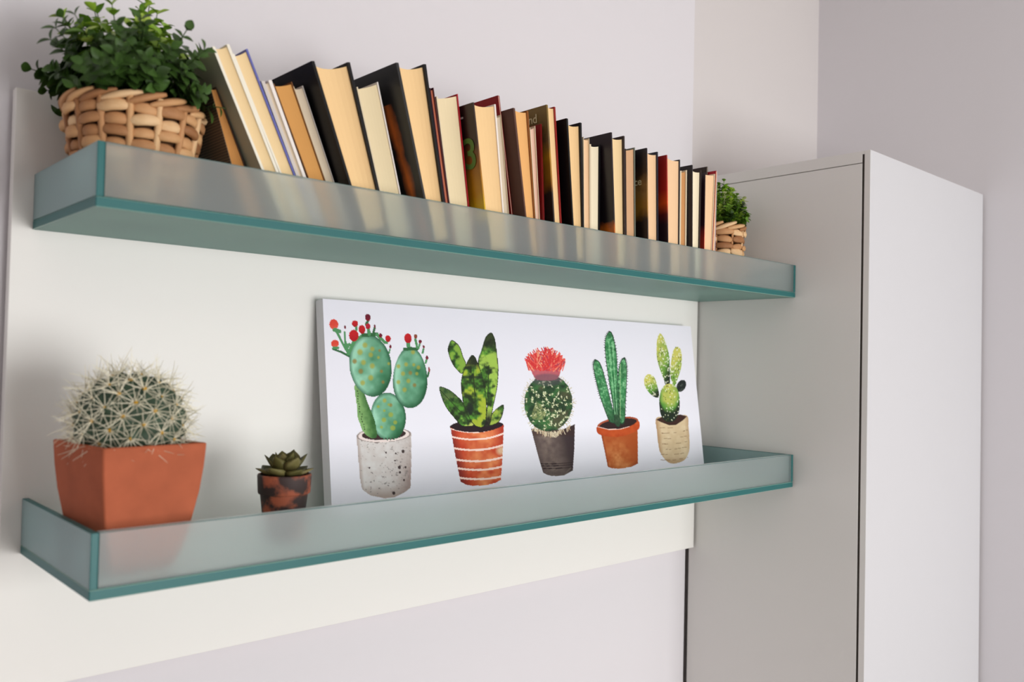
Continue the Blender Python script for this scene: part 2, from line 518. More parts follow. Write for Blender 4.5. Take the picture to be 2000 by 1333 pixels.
ROWS = {
'A':(-0.1692,0.2150,1.7689,0.2388,1.7799,0.1572,1.9436,0.1650,1.9439),
'B':(-0.1980,0.2532,1.7689,0.2714,1.7801,0.1463,1.9838,0.1681,1.9930),
'C':(-0.1944,0.2812,1.7689,0.2982,1.7794,0.1744,1.9824,0.1942,1.9950),
'D':(-0.1930,0.3040,1.7689,0.3150,1.7752,0.2149,1.9580,0.2295,1.9631),
'E':(-0.1930,0.3219,1.7689,0.3411,1.7797,0.2322,1.9586,0.2586,1.9675),
'F':(-0.1908,0.3483,1.7689,0.3587,1.7743,0.2618,1.9626,0.2762,1.9669),
'G':(-0.2196,0.3632,1.7689,0.4000,1.7852,0.2720,1.9926,0.3307,2.0057),
'H':(-0.1980,0.4213,1.7689,0.4537,1.7793,0.3555,1.9820,0.3910,1.9979),
'I':(-0.2318,0.4722,1.7689,0.5025,1.7781,0.3975,2.0193,0.4505,2.0303),
'J':(-0.2088,0.5236,1.7689,0.5327,1.7708,0.4752,2.0063,0.4824,2.0085),
'K':(-0.2052,0.5353,1.7689,0.5705,1.7757,0.4905,1.9977,0.5318,2.0111),
'L':(-0.2318,0.5806,1.7689,0.6168,1.7753,0.5399,1.9943,0.5863,2.0014),
'M':(-0.2052,0.6430,1.7689,0.6535,1.7705,0.6110,1.9949,0.6215,1.9977),
'N2':(-0.2016,0.6655,1.7689,0.6688,1.7690,0.6166,2.0290,0.6200,2.0290),
'N':(-0.2290,0.6701,1.7689,0.6881,1.7722,0.6255,2.0050,0.6592,2.0069),
'P':(-0.2088,0.7090,1.7689,0.7175,1.7700,0.6821,1.9885,0.6945,1.9938),
'P2':(-0.2138,0.7180,1.7689,0.7212,1.7691,0.7019,1.9976,0.7045,1.9980),
'O':(-0.2232,0.7363,1.7689,0.7549,1.7711,0.7051,2.0290,0.7265,2.0294),
'Q':(-0.2362,0.7681,1.7689,0.7923,1.7716,0.7399,2.0109,0.7776,2.0106),
'R':(-0.2124,0.8175,1.7689,0.8331,1.7695,0.8082,1.9970,0.8234,1.9973),
'S':(-0.2088,0.8368,1.7689,0.8613,1.7698,0.8289,1.9886,0.8570,1.9927),
'T':(-0.2318,0.8782,1.7689,0.9063,1.7712,0.8580,2.0115,0.8957,2.0118),
'U':(-0.2052,0.9387,1.7689,0.9672,1.7701,0.9285,1.9994,0.9575,2.0074),
'V':(-0.2232,0.9804,1.7689,1.0123,1.7705,0.9685,2.0055,1.0035,2.0040),
'W':(-0.2340,1.0273,1.7689,1.0618,1.7706,1.0155,1.9991,1.0584,1.9971),
'X':(-0.2196,1.0814,1.7689,1.1037,1.7692,1.0785,1.9813,1.1007,1.9866),
'Y':(-0.2304,1.1081,1.7689,1.1323,1.7696,1.1017,1.9956,1.1332,1.9897),
'Z':(-0.2232,1.1571,1.7689,1.1815,1.7691,1.1557,1.9901,1.1905,1.9930),
'Z2':(-0.2013,1.1835,1.7689,1.1862,1.7690,1.1932,2.0122,1.1965,2.0122),
'BB':(-0.2196,1.1879,1.7689,1.1993,1.7689,1.1986,2.0019,1.2035,2.0033),
}
DARK_BROWN = cover('dark_brown', (74, 50, 42)); GREYGREEN = cover('grey_green', (170, 168, 148)); CHALK = cover('chalk', (236, 230, 214))
PURPLE = cover('purple_blue', (98, 102, 170)); WHITE = cover('white', (236, 228, 222)); TANCOV = cover('tan', (120, 76, 38))
GREY = cover('pale_grey', (204, 196, 190)); PINKRED = cover('crimson', (170, 32, 44)); LILAC = cover('lilac', (214, 196, 210))
MAROON = cover('maroon', (70, 26, 36)); BROWN = cover('brown', (92, 62, 52)); RUST = cover('rust_brown', (128, 74, 24))
RED = cover('red', (140, 24, 26)); DARKRED = cover('dark_red', (140, 34, 28)); NAVY = cover('navy', (40, 42, 54)); OLIVEB = cover('sage_grey', (112, 116, 104))
DUSK = cover('dusk_brown', (52, 40, 36)); CREAMC = cover('cream', (222, 206, 176)); CHAR = cover('charcoal', (54, 50, 52))
BK = {}
BK['A'] = book('A', ROWS['A'], TAN, 'tan', A_RIBBED, DARK_BROWN, .0012, .135, 'short brown paged book with ribbed grey cover, leaning just behind the larger basket')
BK['B'] = book('B', ROWS['B'], CREAM, 'cream', GREYGREEN, CHALK, .0034, .165, 'tall leaning hardback with grey green cover and chalk white board edges, beside the larger plant', edge=CHALK)
BK['C'] = book('C', ROWS['C'], CREAM, 'cream', CHALK, PURPLE, .0024, .16, 'leaning hardback with purple blue cover next to the chalk edged one')
BK['D'] = book('D', ROWS['D'], GREYC, 'grey', GREY, WHITE, .0040, .13, 'thin white softback leaning right beside the purple blue hardback')
BK['E'] = book('E', ROWS['E'], (216, 160, 94), 'amber', TANCOV, TANCOV, .0010, .13, 'leaning paperback with plain orange tan page edges')
BK['F'] = book('F', ROWS['F'], GREYC, 'grey', CREAMC, GREY, .0010, .13, 'slim greyish cream paperback leaning against the first big black hardback')
BK['G'] = book('G', ROWS['G'], WARM, 'warm', C_BLACK, C_BLACK, .0030, .17, 'thick black hardback with plain black cover, leftmost of the two big black ones', .005, .004, .007)
BK['H'] = book('H', ROWS['H'], PALE, 'pale', CREAMC, WHITE, .0020, .14, 'shorter cream book with white right cover between the two big black hardbacks')
BK['I'] = book('I', ROWS['I'], WARM, 'warm', A_STREAK, C_BLACK, .0028, .18, 'thick black hardback with orange flame streak on its cover', .004, .004, .006)
BK['J'] = book('J', ROWS['J'], SALMON, 'salmon', MAROON, MAROON, .0018, .15, 'very thin dark book with salmon pink page edge beside the orange streaked hardback')
BK['K'] = book('K', ROWS['K'], PALE, 'pale', CREAMC, PINKRED, .0018, .15, 'wide cream paged hardback with crimson right cover')
BK['L'] = book('L', ROWS['L'], WARM, 'warm', A_YELLOW, WHITE, .0022, .165, 'dark covered paperback fading to yellow with a green letter, white back cover', .003, .002, .004)
BK['M'] = book('M', ROWS['M'], GREYC, 'grey', CREAMC, CREAMC, .0008, .14, 'slim pale cream paperback squeezed left of the brown covered book')
BK['N2'] = book('N2', ROWS['N2'], PINKY, 'pinky', RED, RED, .0008, .145, 'thin bright red booklet standing taller behind the slim pale paperback', .001, .0005, 0)
BK['N'] = book('N', ROWS['N'], (236, 182, 118), 'orange', BROWN, RUST, .0022, .165, 'plain dark brown covered book with orange cream pages')
BK['P'] = book('P', ROWS['P'], PINKY, 'pinky', CREAMC, CREAMC, .0008, .13, 'short pinkish cream paperback in front of the olive covered book')
BK['P2'] = book('P2', ROWS['P2'], PINKY, 'pinky', RED, RED, .0008, .13, 'thin red booklet standing against the olive covered book')
BK['O'] = book('O', ROWS['O'], WARM, 'warm', A_OLIVE, DARKRED, .0030, .17, 'tall olive and gold covered book with pale lettering and red back cover')
BK['Q'] = book('Q', ROWS['Q'], WARM, 'warm', C_BLACK, C_BLACK, .0026, .165, 'narrow black hardback standing right of the olive covered book', .006, .004, .005)
BK['R'] = book('R', ROWS['R'], PEACH, 'peach', CREAMC, CREAMC, .0008, .14, 'slim peach paged paperback, left one of the pale pair in the middle')
BK['S'] = book('S', ROWS['S'], IVORY, 'ivory', CREAMC, C_BLACK, .0030, .14, 'ivory paged paperback with black right cover before the flame covered book')
BK['T'] = book('T', ROWS['T'], CREAM, 'cream', A_FLAME, DUSK, .0026, .18, 'large black hardback with small orange flame at the cover foot', .006, .004, .005)
BK['U'] = book('U', ROWS['U'], (214, 172, 134), 'dusty', DUSK, OLIVEB, .0030, .14, 'dusty tan paged book with sage grey right cover')
BK['V'] = book('V', ROWS['V'], PEACH, 'peach', A_GOLD, NAVY, .0028, .165, 'dark book with hazy gold cover picture and small pale letters', .006, .003, .004)
BK['W'] = book('W', ROWS['W'], PEACH, 'peach', A_RED, CHAR, .0022, .165, 'book with glowing red and orange cover fading to black below', .003, .002, .004)
BK['X'] = book('X', ROWS['X'], (206, 152, 100), 'ochre', CREAMC, CREAMC, .0040, .14, 'short ochre paged paperback with cream cover edge')
BK['Y'] = book('Y', ROWS['Y'], IVORY, 'ivory', CHAR, DUSK, .0020, .17, 'charcoal covered book with the brightest ivory pages at the right part of the row', .005, .003, .005)
BK['Z'] = book('Z', ROWS['Z'], PEACH, 'peach', A_REDFOOT, CREAMC, .0014, .16, 'peach paged book whose dark cover turns red at the foot, near the right end')
BK['Z2'] = book('Z2', ROWS['Z2'], GREYC, 'grey', DUSK, DUSK, .0008, .13, 'very thin dark brown booklet set back near the right end of the row', .001, .0005, 0)
BK['BB'] = book('BB', ROWS['BB'], PEACH, 'peach', PINKRED, LILAC, .0018, .15, 'last thin book of the row with red top edge and lilac white right cover', .002, .001, .001)

# lettering on covers
def lettering(text, parent_cover, root, pos, width_dir, up_dir, size, material, name='lettering'):
    cu = bpy.data.curves.new('text', 'FONT')
    cu.body = text; cu.size = size; cu.extrude = 0.0001; cu.offset = size * 0.012
    to = bpy.data.objects.new('text', cu)
    COL.objects.link(to)
    dg = bpy.context.evaluated_depsgraph_get()
    me = bpy.data.meshes.new_from_object(to.evaluated_get(dg))
    bpy.data.objects.remove(to)
    me.materials.clear(); me.materials.append(material)
    o = bpy.data.objects.new(name, me)
    COL.objects.link(o)
    o.parent = parent_cover
    wd_, ud = Vector(width_dir).normalized(), Vector(up_dir).normalized()
    nd = wd_.cross(ud).normalized()
    p = Vector(pos) - root.location
    o.matrix_local = Matrix(((wd_.x, ud.x, nd.x, p.x), (wd_.y, ud.y, nd.y, p.y), (wd_.z, ud.z, nd.z, p.z), (0, 0, 0, 1)))
    return o
def updir(k):
    r = ROWS[k]
    return (r[5] - r[1], 0, r[6] - r[2])
M_PALE_INK = mat('ink_pale', (206, 192, 150), 0.5)
M_GREEN_INK = mat('ink_green', (86, 122, 50), 0.5)
M_WHITE_INK = mat('ink_white', (214, 200, 196), 0.5)
lettering('und', BK['O'][1], BK['O'][0], (0.7075 - .0006, -0.1690, 2.0040), (0, -1, 0), updir('O'), 0.021, M_PALE_INK)
lettering('3', BK['L'][1], BK['L'][0], (0.5570 - .0009, -0.1965, 1.8990), (0, -1, 0), updir('L'), 0.066, M_GREEN_INK)
lettering('-', BK['L'][1], BK['L'][0], (0.5435 - .0009, -0.2000, 1.9710), (0, -1, 0), updir('L'), 0.024, M_WHITE_INK)
lettering('ce', BK['V'][1], BK['V'][0], (0.9720 - .0006, -0.1930, 1.9390), (0, -1, 0), updir('V'), 0.020, M_PALE_INK)

# ------------------------------------------------------------------ canvas print
CW, CH = 0.9805, 0.342
TH = math.atan(0.139)
M_CANVAS_EDGE = mat('canvas_edge', (226, 224, 228), 0.8, 0.1, bump=0.15, bscale=1500)

def build_art(nu, nv):
    """the printed picture, drawn on the canvas face; returns linear rgb (nv, nu, 3).
    Shapes are given in the sheet's own drawing units, (u, v) on the canvas -> drawing by a fixed transform"""
    u = np.linspace(0, CW, nu)[None, :] * np.ones((nv, 1))
    v = np.linspace(0, CH, nv)[:, None] * np.ones((1, nu))
    H = np.array([[1393.8747777, -5.4656702, 629.0794070], [368.0256017, 1151.6629509, 585.8106469], [0.4903588, -0.0916344, 1.0]])
    d = H[2, 0] * u + H[2, 1] * v + 1
    X = (H[0, 0] * u + H[0, 1] * v + H[0, 2]) / d
    Y = (H[1, 0] * u + H[1, 1] * v + H[1, 2]) / d
    img = np.ones((nv, nu, 3)) * np.array([237, 236, 246.])
    def vnoise(scale, seed, oct_=3):
        out = np.zeros_like(X); amp = 1.0; tot = 0
        for o in range(oct_):
            rg = np.random.default_rng(seed + 31 * o)
            g = rg.random((256, 256))
            x = X / scale * (2 ** o) + 1000; y = Y / scale * (2 ** o) + 1000
            xi = np.floor(x).astype(int); yi = np.floor(y).astype(int)
            fx = x - xi; fy = y - yi
            fx = fx * fx * (3 - 2 * fx); fy = fy * fy * (3 - 2 * fy)
            a = g[yi % 256, xi % 256]; b = g[yi % 256, (xi + 1) % 256]
            c = g[(yi + 1) % 256, xi % 256]; e = g[(yi + 1) % 256, (xi + 1) % 256]
            out += amp * ((a * (1 - fx) + b * fx) * (1 - fy) + (c * (1 - fx) + e * fx) * fy)
            tot += amp; amp *= 0.5
        return out / tot
    N8, N20, N3 = vnoise(9, 1), vnoise(22, 2), vnoise(3.2, 3)
    def smooth(pts, n=6):
        P = np.array(pts, float); m = len(P); out = []
        for i in range(m):
            p0, p1, p2, p3 = P[i - 1], P[i], P[(i + 1) % m], P[(i + 2) % m]
            for t in np.linspace(0, 1, n, endpoint=False):
                out.append(0.5 * ((2 * p1) + (-p0 + p2) * t + (2 * p0 - 5 * p1 + 4 * p2 - p3) * t * t + (-p0 + 3 * p1 - 3 * p2 + p3) * t ** 3))
        return np.array(out)
    def poly(pts, curved=True):
        P = smooth(pts) if curved else np.array(pts, float)
        m = np.zeros(X.shape, bool)
        x0, y0 = P.min(0); x1, y1 = P.max(0)
        sel = (X >= x0) & (X <= x1) & (Y >= y0) & (Y <= y1)
        xs, ys = X[sel], Y[sel]
        ins = np.zeros(xs.shape, bool)
        for i in range(len(P)):
            ax, ay = P[i]; bx, by = P[(i + 1) % len(P)]
            if ay == by: continue
            c = ((ay > ys) != (by > ys)) & (xs < (bx - ax) * (ys - ay) / (by - ay) + ax)
            ins ^= c
        m[sel] = ins
        return m
    def ell(cx, cy, rx, ry, rot=0):
        a = math.radians(rot); c, s = math.cos(a), math.sin(a)
        dx, dy = X - cx, Y - cy
        p = (dx * c + dy * s) / rx; q = (-dx * s + dy * c) / ry
        return p * p + q * q, p, q
    def put(m, col):
        img[m] = col[m] if isinstance(col, np.ndarray) and col.ndim == 3 else np.array(col, float)
    def mix(a, b, t):
        t = np.clip(t, 0, 1)[..., None]
        return np.array(a, float) * (1 - t) + np.array(b, float) * t
    def blend(m, col, al):
        al = np.clip(al, 0, 1)[..., None] if isinstance(al, np.ndarray) else al
        full = np.broadcast_to(np.array(col, float), img.shape) if not (isinstance(col, np.ndarray) and col.ndim == 3) else col
        r = img * (1 - al) + full * al
        img[m] = r[m]
    def line(p, q, w, col):
        (ax, ay), (bx, by) = p, q
        L2 = (bx - ax) ** 2 + (by - ay) ** 2 + 1e-9
        t = np.clip(((X - ax) * (bx - ax) + (Y - ay) * (by - ay)) / L2, 0, 1)
        m = (X - ax - t * (bx - ax)) ** 2 + (Y - ay - t * (by - ay)) ** 2 < (w / 2) ** 2
        put(m, col)
    def z(o, s):
        return lambda pts: [(o[0] + a / s, o[1] + b / s) for a, b in pts]
    rg = np.random.default_rng(5)
    # ---- 1: prickly pear in a concrete pot
    A = z((630, 600), 6.664); B2 = z((670, 780), 6.35)
    pot = poly(B2([(160, 465), (180, 700), (205, 1000), (230, 1130), (330, 1205), (520, 1245), (640, 1225), (760, 1165), (830, 1110), (840, 800), (838, 430), (700, 400), (300, 395), (200, 415)]), False)
    sh = np.clip((X - 745) / 58, 0, 1)
    base = mix((222, 220, 219), (205, 196, 192), N8)
    base = mix(base, (150, 128, 122), np.clip(sh ** 2.2 * (0.35 + 0.9 * np.clip((Y - 880) / 80, 0, 1)) + (N3 - .55) * .3 * sh, 0, .8))
    base = mix(base, (176, 160, 154), np.clip((702 + (Y - 850) * .09 - X) / 8, 0, .8))
    base = mix(base, (168, 146, 136), np.clip((Y - 950) / 30, 0, .7))
    put(pot, base)
    put(pot & (N3 > .72) & (N8 > .45), mix((170, 165, 162), (120, 110, 108), N20))
    for x, y, r in ((786, 884, 3.2), (779, 915, 3.0), (791, 915, 2.2), (780, 925, 2), (772, 888, 1.6), (753, 886, 1.8), (770, 902, 1.6), (720, 916, 1.8), (768, 965, 3), (788, 940, 2)):
        put(ell(x, y, r, r * 1.1)[0] < 1, (72, 60, 60))
    rim = ell(748.5, 852, 53, 14.5, -3)[0]
    put((rim < 1), (234, 220, 216)); put((rim < 1) & (rim > .88), (150, 136, 132))
    put(ell(748.5, 851, 43, 10.5, -3)[0] < 1, (60, 44, 44))
    def pad(m, p, q, seed):
        t = np.clip(.5 + .55 * (-p * .8 + .2 * -q), 0, 1)
        col = mix((58, 118, 82), (158, 212, 184), np.clip(t * 1.1 + (N20 - .5) * 1.0, 0, 1))
        r2 = p * p + q * q
        col = mix(col, (38, 78, 56), np.clip((r2 - .72) * 2.4, 0, .9))
        col = mix(col, (36, 84, 52), np.clip((q - .45) * 1.2 + (p - .3) * .7, 0, .8))
        put(m, col)
    r2, p, q = ell(757.5, 816, 34, 47, -6)
    pad((r2 < 1) & (Y < 860 + 3 * np.sin(X)), p, q, 1)
    spine_pad = poly(A([(440, 1005), (408, 1050), (415, 1120)]) + B2([(165, 100), (175, 230), (205, 320), (240, 410), (330, 490), (410, 480), (405, 380), (380, 260), (300, 60)]) + A([(510, 1060)]))
    tt = np.clip((X - 694 - (Y - 760) * .2) / 18, 0, 1)
    put(spine_pad, mix((134, 176, 110), (56, 100, 52), tt * .9 + (N8 - .5) * .7))
    for k in range(16):
        x = 694 + rg.random() * 4 + k * .9; y = 766 + k * 5
        put(ell(x, y, 1.2, 1.4)[0] < 1, (52, 80, 44))
    r2, p, q = ell(800, 739.5, 33.5, 60, 0)
    pad(((np.abs(p) / (1 + .12 * q)) ** 2 + q * q) < 1, p, q, 2)
    r2, p, q = ell(722.5, 716.5, 41, 61, -9)
    pad(r2 < 1, p, q, 3)
    for x, y, r in ((545, 510, 38), (480, 600, 42), (640, 560, 34), (620, 635, 36), (525, 735, 38), (640, 780, 38), (490, 850, 36), (620, 935, 40), (515, 1000, 36), (410, 720, 34), (720, 670, 22), (735, 580, 20), (760, 850, 24), (855, 750, 22), (780, 990, 24),
                    (1170, 600, 32), (1080, 760, 30), (1180, 765, 24), (980, 785, 30), (1040, 880, 32), (1135, 870, 30), (1240, 800, 30), (980, 990, 30), (1110, 975, 32), (1060, 1090, 34), (1190, 1030, 28), (1220, 880, 26), (800, 1230, 30), (880, 1290, 26)):
        cx, cy = 630 + x / 6.664, 600 + y / 6.664
        e = ell(cx, cy, r / 6.664 * 1.05, r / 6.664 * 1.15)[0]
        c = (172, 164, 70) if rg.random() < .7 else (150, 120, 60)
        blend(e < 1, c, np.clip(.95 * (1 - e), 0, .75))
    for x, y, r in ((585, 205, 36), (500, 270, 34), (610, 370, 38), (505, 155, 20), (430, 105, 22), (640, 300, 30), (560, 80, 20), (470, 360, 22)):
        cx, cy = 670 + x / 6.35, 780 + y / 6.35
        e = ell(cx, cy, r / 6.35, r / 6.35)[0]
        blend(e < 1, (158, 168, 70), np.clip(1.3 * (1 - e), 0, .8))
    G = (86, 148, 98); DG = (56, 104, 66)
    for a, b, w in (((160, 300), (250, 480), 30), ((250, 480), (330, 620), 30), ((280, 340), (290, 470), 22), ((290, 470), (330, 620), 34), ((130, 560), (240, 600), 26), ((240, 600), (330, 650), 30), ((300, 560), (340, 500), 40), ((330, 620), (400, 470), 46),
                    ((400, 460), (520, 380), 40), ((520, 380), (700, 370), 50), ((700, 370), (800, 470), 40), ((580, 200), (560, 240), 34), ((590, 290), (600, 370), 40), ((670, 290), (650, 360), 30), ((430, 270), (430, 330), 30), ((800, 470), (830, 480), 34), ((870, 560), (860, 610), 20), ((750, 410), (760, 440), 30),
                    ((1105, 490), (1120, 560), 50), ((1060, 560), (1230, 555), 40), ((1200, 430), (1225, 540), 30), ((1262, 480), (1240, 550), 24), ((1305, 560), (1295, 610), 26), ((1345, 700), (1335, 740), 26), ((1375, 860), (1360, 920), 24)):
        pa, pb = A([a, b]); line(pa, pb, w / 6.664, G if (a[0] * 7 + a[1]) % 3 else DG)
    R1, MR, OR_ = (196, 38, 44), (112, 34, 52), (222, 74, 60)
    for x, y, rx, ry, c in ((140, 240, 58, 68, OR_), (155, 490, 52, 50, OR_), (415, 230, 40, 42, R1), (400, 385, 62, 76, R1), (505, 305, 44, 56, R1), (582, 150, 36, 46, MR), (585, 265, 32, 38, (186, 40, 60)), (285, 275, 15, 22, MR), (672, 262, 14, 22, MR), (748, 385, 22, 30, MR), (845, 425, 36, 44, R1), (876, 530, 14, 24, MR),
                            (1105, 420, 48, 64, R1), (1203, 395, 22, 30, (140, 80, 60)), (1264, 462, 20, 24, MR), (1308, 530, 13, 22, (120, 60, 70)), (1352, 672, 18, 26, MR), (1380, 825, 12, 36, (150, 80, 84))):
        cx, cy = 630 + x / 6.664, 600 + y / 6.664
        e, p, q = ell(cx, cy, rx / 6.664, ry / 6.664, -8)
        col = mix(c, (238, 120, 96) if c is OR_ else (150, 24, 34), np.clip(.5 * q + .4 * (N3 - .3), 0, .7))
        put(e < 1, col)
    line(*A([(150, 310), (210, 330)]), 8, G); line(*A([(140, 545), (190, 545)]), 6, G)
    # ---- 2: snake plant in a striped pot
    S3 = z((845, 640), 6.35); S4 = z((860, 810), 8.886)
    put(ell(930, 834.5, 52.5, 12, -2)[0] < 1, (44, 32, 38))
    def leafpaint(pts, yel):
        m = poly(S3(pts))
        c = mix((42, 56, 34), (86, 146, 54), np.clip((N8 - .32) * 3, 0, 1))
        c = mix(c, yel, np.clip((N20 + .6 * N8 - .74) * 5, 0, .95))
        put(m, c)
        P = smooth(S3(pts)); 
        for i in range(0, len(P), 1):
            a, b = P[i], P[(i + 1) % len(P)]
            line(a, b, 1.3, (40, 50, 34))
        return m
    YG = (166, 186, 78)
    leafpaint([(225, 175), (190, 250), (190, 320), (240, 460), (320, 560), (365, 575), (405, 470), (370, 380), (330, 260), (280, 200)], (138, 176, 70))
    leafpaint([(870, 975), (800, 1010), (730, 1090), (690, 1220), (760, 1210), (820, 1170), (860, 1080)], YG)
    m = leafpaint([(710, 80), (650, 140), (600, 300), (560, 430), (590, 600), (640, 850), (670, 1000), (640, 1220), (700, 1210), (740, 1000), (790, 760), (805, 550), (800, 450), (770, 200), (745, 110)], (168, 202, 88))
    blend(m, (42, 48, 36), np.clip((690 - Y) / 18, 0, .85)); blend(m, (40, 34, 36), np.clip((Y - 800) / 30, 0, .9))
    m = leafpaint([(90, 750), (85, 800), (150, 980), (280, 1150), (360, 1230), (500, 1220), (430, 1080), (370, 950), (300, 870), (200, 790)], (196, 204, 104))
    blend(m, (44, 74, 46), np.clip((795 - Y - (X - 870) * .3) / 24, 0, .7))
    m = leafpaint([(465, 370), (390, 520), (350, 680), (360, 850), (390, 1000), (500, 1210), (630, 1230), (660, 1000), (640, 780), (590, 560), (540, 430), (510, 370)], (170, 186, 60))
    blend(m, (46, 50, 38), np.clip((724 - Y) / 14, 0, .85))
    blend(m, (40, 52, 40), np.clip(1 - np.abs(Y - 739) / 4, 0, .8)); blend(m, (38, 44, 40), np.clip(1 - ((X - 917) ** 2 / 70 + (Y - 800) ** 2 / 220), 0, .9))
    line(*S3([(490, 400), (520, 900)]), 1.6, (48, 60, 34)); line(*S3([(690, 480), (672, 1000)]), 1.8, (44, 60, 36)); line(*S3([(90, 790), (420, 1140)]), 1.6, (48, 66, 36))
    body = poly(S4([(165, 235), (250, 285), (400, 315), (560, 325), (740, 318), (900, 285), (1040, 230), (1092, 190), (1075, 600), (1060, 900), (1040, 1150), (950, 1200), (800, 1240), (560, 1255), (440, 1235), (340, 1180), (300, 980), (230, 620)]), False)
    s = (X - (878.6 + (Y - 836) * .186)) / 100
    c = mix((196, 70, 44), (238, 150, 96), np.clip((N20 - .3) * 2.2, 0, 1) * np.clip(1.3 - 2.2 * np.abs(s - .52), 0, 1))
    c = mix(c, (118, 42, 40), np.clip((.16 - s) * 5 + (Y - 890) / 260, 0, .8)); c = mix(c, (150, 44, 40), np.clip((s - .8) * 2.2, 0, .6))
    c = mix(c, (226, 196, 160), np.clip(1 - ((X - 978) ** 2 / 160 + (Y - 882) ** 2 / 140), 0, .9))
    put(body, c)
    for yl, yc, yr, w in ((262, 325, 205, 1.4), (405, 447, 348, 2.3), (602, 628, 532, 2.5), (800, 822, 733, 2.6), (950, 972, 885, 2.6), (1115, 1132, 1048, 2.6)):
        tq = np.clip(s, -.2, 1.2)
        yy = 810 + (yl * 2 * (tq - .5) * (tq - 1) - yc * 4 * tq * (tq - 1) + yr * 2 * tq * (tq - .5)) / 8.886
        put(body & (np.abs(Y - yy) < w * .75), (250, 218, 206))
    # ---- 3: barrel cactus with red flower in a dark pot
    e, p, q = ell(1070, 789, 47, 56)
    pot3 = poly([(1035.8, 839), (1042, 862), (1052, 900), (1059.5, 925), (1066, 929), (1077.5, 932), (1100, 931), (1117.7, 921), (1120.5, 880), (1121.6, 830.5), (1100, 840), (1060, 842)], False)
    s = (X - 1036 - (Y - 838) * .26) / 84
    c = mix((74, 62, 62), (132, 116, 108), np.clip(1.15 - 2.6 * np.abs(s - .3), 0, 1) * (.5 + .9 * (N8 - .2)))
    c = mix(c, (50, 40, 46), np.clip((s - .62) * 2, 0, .8)); c = mix(c, (66, 46, 42), np.clip((856 - Y) / 10, 0, .5))
    put(pot3, c)
    for yy in (904, 908, 913):
        cur = yy + 3.2 - 9 * (s - .5) ** 2 - 6 * (s - .5)
        put(pot3 & (np.abs(Y - cur) < .8), (52, 42, 44))
    put(pot3 & (Y > 917 - 6 * (s - .5)) & (((X + (Y % 14)) % 13) < 3.0) & (N8 > .35), (112, 98, 92))
    rr = e * (1 + .12 * (N3 - .5))
    c = mix((42, 62, 44), (66, 112, 64), np.clip((N8 - .3) * 2.2, 0, 1)); c = mix(c, (92, 84, 64), np.clip((N20 - .58) * 4, 0, .7))
    put(rr < 1, c)
    for k in range(115):
        a = rg.random() * 2 * math.pi; r = math.sqrt(rg.random()) * .96
        x, y = 1070 + 47 * r * math.cos(a), 789 + 56 * r * math.sin(a)
        for j in range(4):
            b = rg.random() * 2 * math.pi; L = 1.5 + 3 * rg.random()
            line((x, y), (x + L * math.cos(b), y + L * math.sin(b)), .9, (206, 206, 160) if rg.random() < .6 else (150, 170, 120))
        put(ell(x, y, 1.2, 1.3)[0] < 1, (226, 230, 196))
    blend(poly([(1037, 815), (1048, 788), (1064, 808), (1060, 820), (1046, 822)]), (158, 164, 108), np.clip(N3 * 1.2, .2, .85))
    for k in range(110):
        a = rg.random() * 2 * math.pi
        x, y = 1070 + 47 * math.cos(a), 789 + 56 * math.sin(a)
        b = a + rg.normal() * .5; L = 4 + 4 * rg.random()
        if y > 738:
            line((x, y), (x + L * math.cos(b), y + L * math.sin(b)), .9, (206, 196, 166))
    for k in range(60):
        x = 1042 + 72 * rg.random(); y = 846 - 16 * ((x - 1075) / 40) ** 2
        line((x, y), (x + rg.normal() * 2.5, y + 6 + 5 * rg.random()), 1.3, (214, 200, 172) if rg.random() < .6 else (176, 150, 120))
    fmask = poly([(1036, 722), (1042, 710), (1052, 700), (1064, 696), (1080, 699), (1092, 709), (1094, 722), (1091, 736), (1082, 744), (1050, 744), (1041, 736)]) | (rr < 1)
    put(poly([(1036, 722), (1042, 710), (1052, 700), (1064, 696), (1080, 699), (1092, 709), (1094, 722), (1091, 736), (1082, 744), (1050, 744), (1041, 736)]), mix((226, 118, 106), (206, 92, 100), N3))
    e9 = ell(1066, 738, 36, 20)[0]; blend(fmask & (Y > 712) & (Y < 746) & (e9 < 1), (150, 92, 120), np.clip((1 - e9) * 1.0, 0, .35))
    for k in range(230):
        a = math.radians(rg.uniform(-160, -18)); t = rg.uniform(.62, 1.12)
        bx, by = 1065 + 30 * rg.uniform(-1, 1), 744 - 8 * rg.random()
        tx, ty = 1063.5 + 40 * math.cos(a) * t, 722 + 38 * math.sin(a) * t
        cc = [(214, 58, 60), (230, 92, 84), (240, 150, 120), (176, 70, 92), (238, 196, 160)][int(rg.choice(5, p=[.40, .32, .16, .12, .00]))]
        line((bx * .55 + tx * .45, by * .5 + ty * .5), (tx, ty), 2.0, cc)
    e9 = ell(1068, 744, 36, 14)[0]; blend(fmask & (Y > 726) & (e9 < 1), (92, 84, 96), np.clip((1 - e9) * 1.0, 0, .5))
    # ---- 4: columnar cactus in a terracotta pot
    S7 = z((1140, 640), 4.675)
    def column(pts, seed, edge):
        m = poly(S7(pts))
        P = smooth(S7(pts))
        c = mix((62, 138, 84), (150, 212, 158), np.clip((N3 - .36) * 2.2, 0, 1)); c = mix(c, (44, 92, 58), np.clip((N8 - .5) * 2.4, 0, .6))
        put(m, c); blend(m, (44, 62, 46), np.clip((Y - 770) / 60, 0, .8) * edge)
        for i in range(0, len(P), 1):
            line(P[i], P[(i + 1) % len(P)], 1.6, (44, 84, 56))
        cen = P.mean(0)
        for i in range(0, len(P), 1):
            dv = (P[i] - cen) * np.array([1, .1]); dv /= np.linalg.norm(dv) + 1e-6
            line(P[i], P[i] + dv * 2.6, 1.1, (40, 62, 48))
        return m
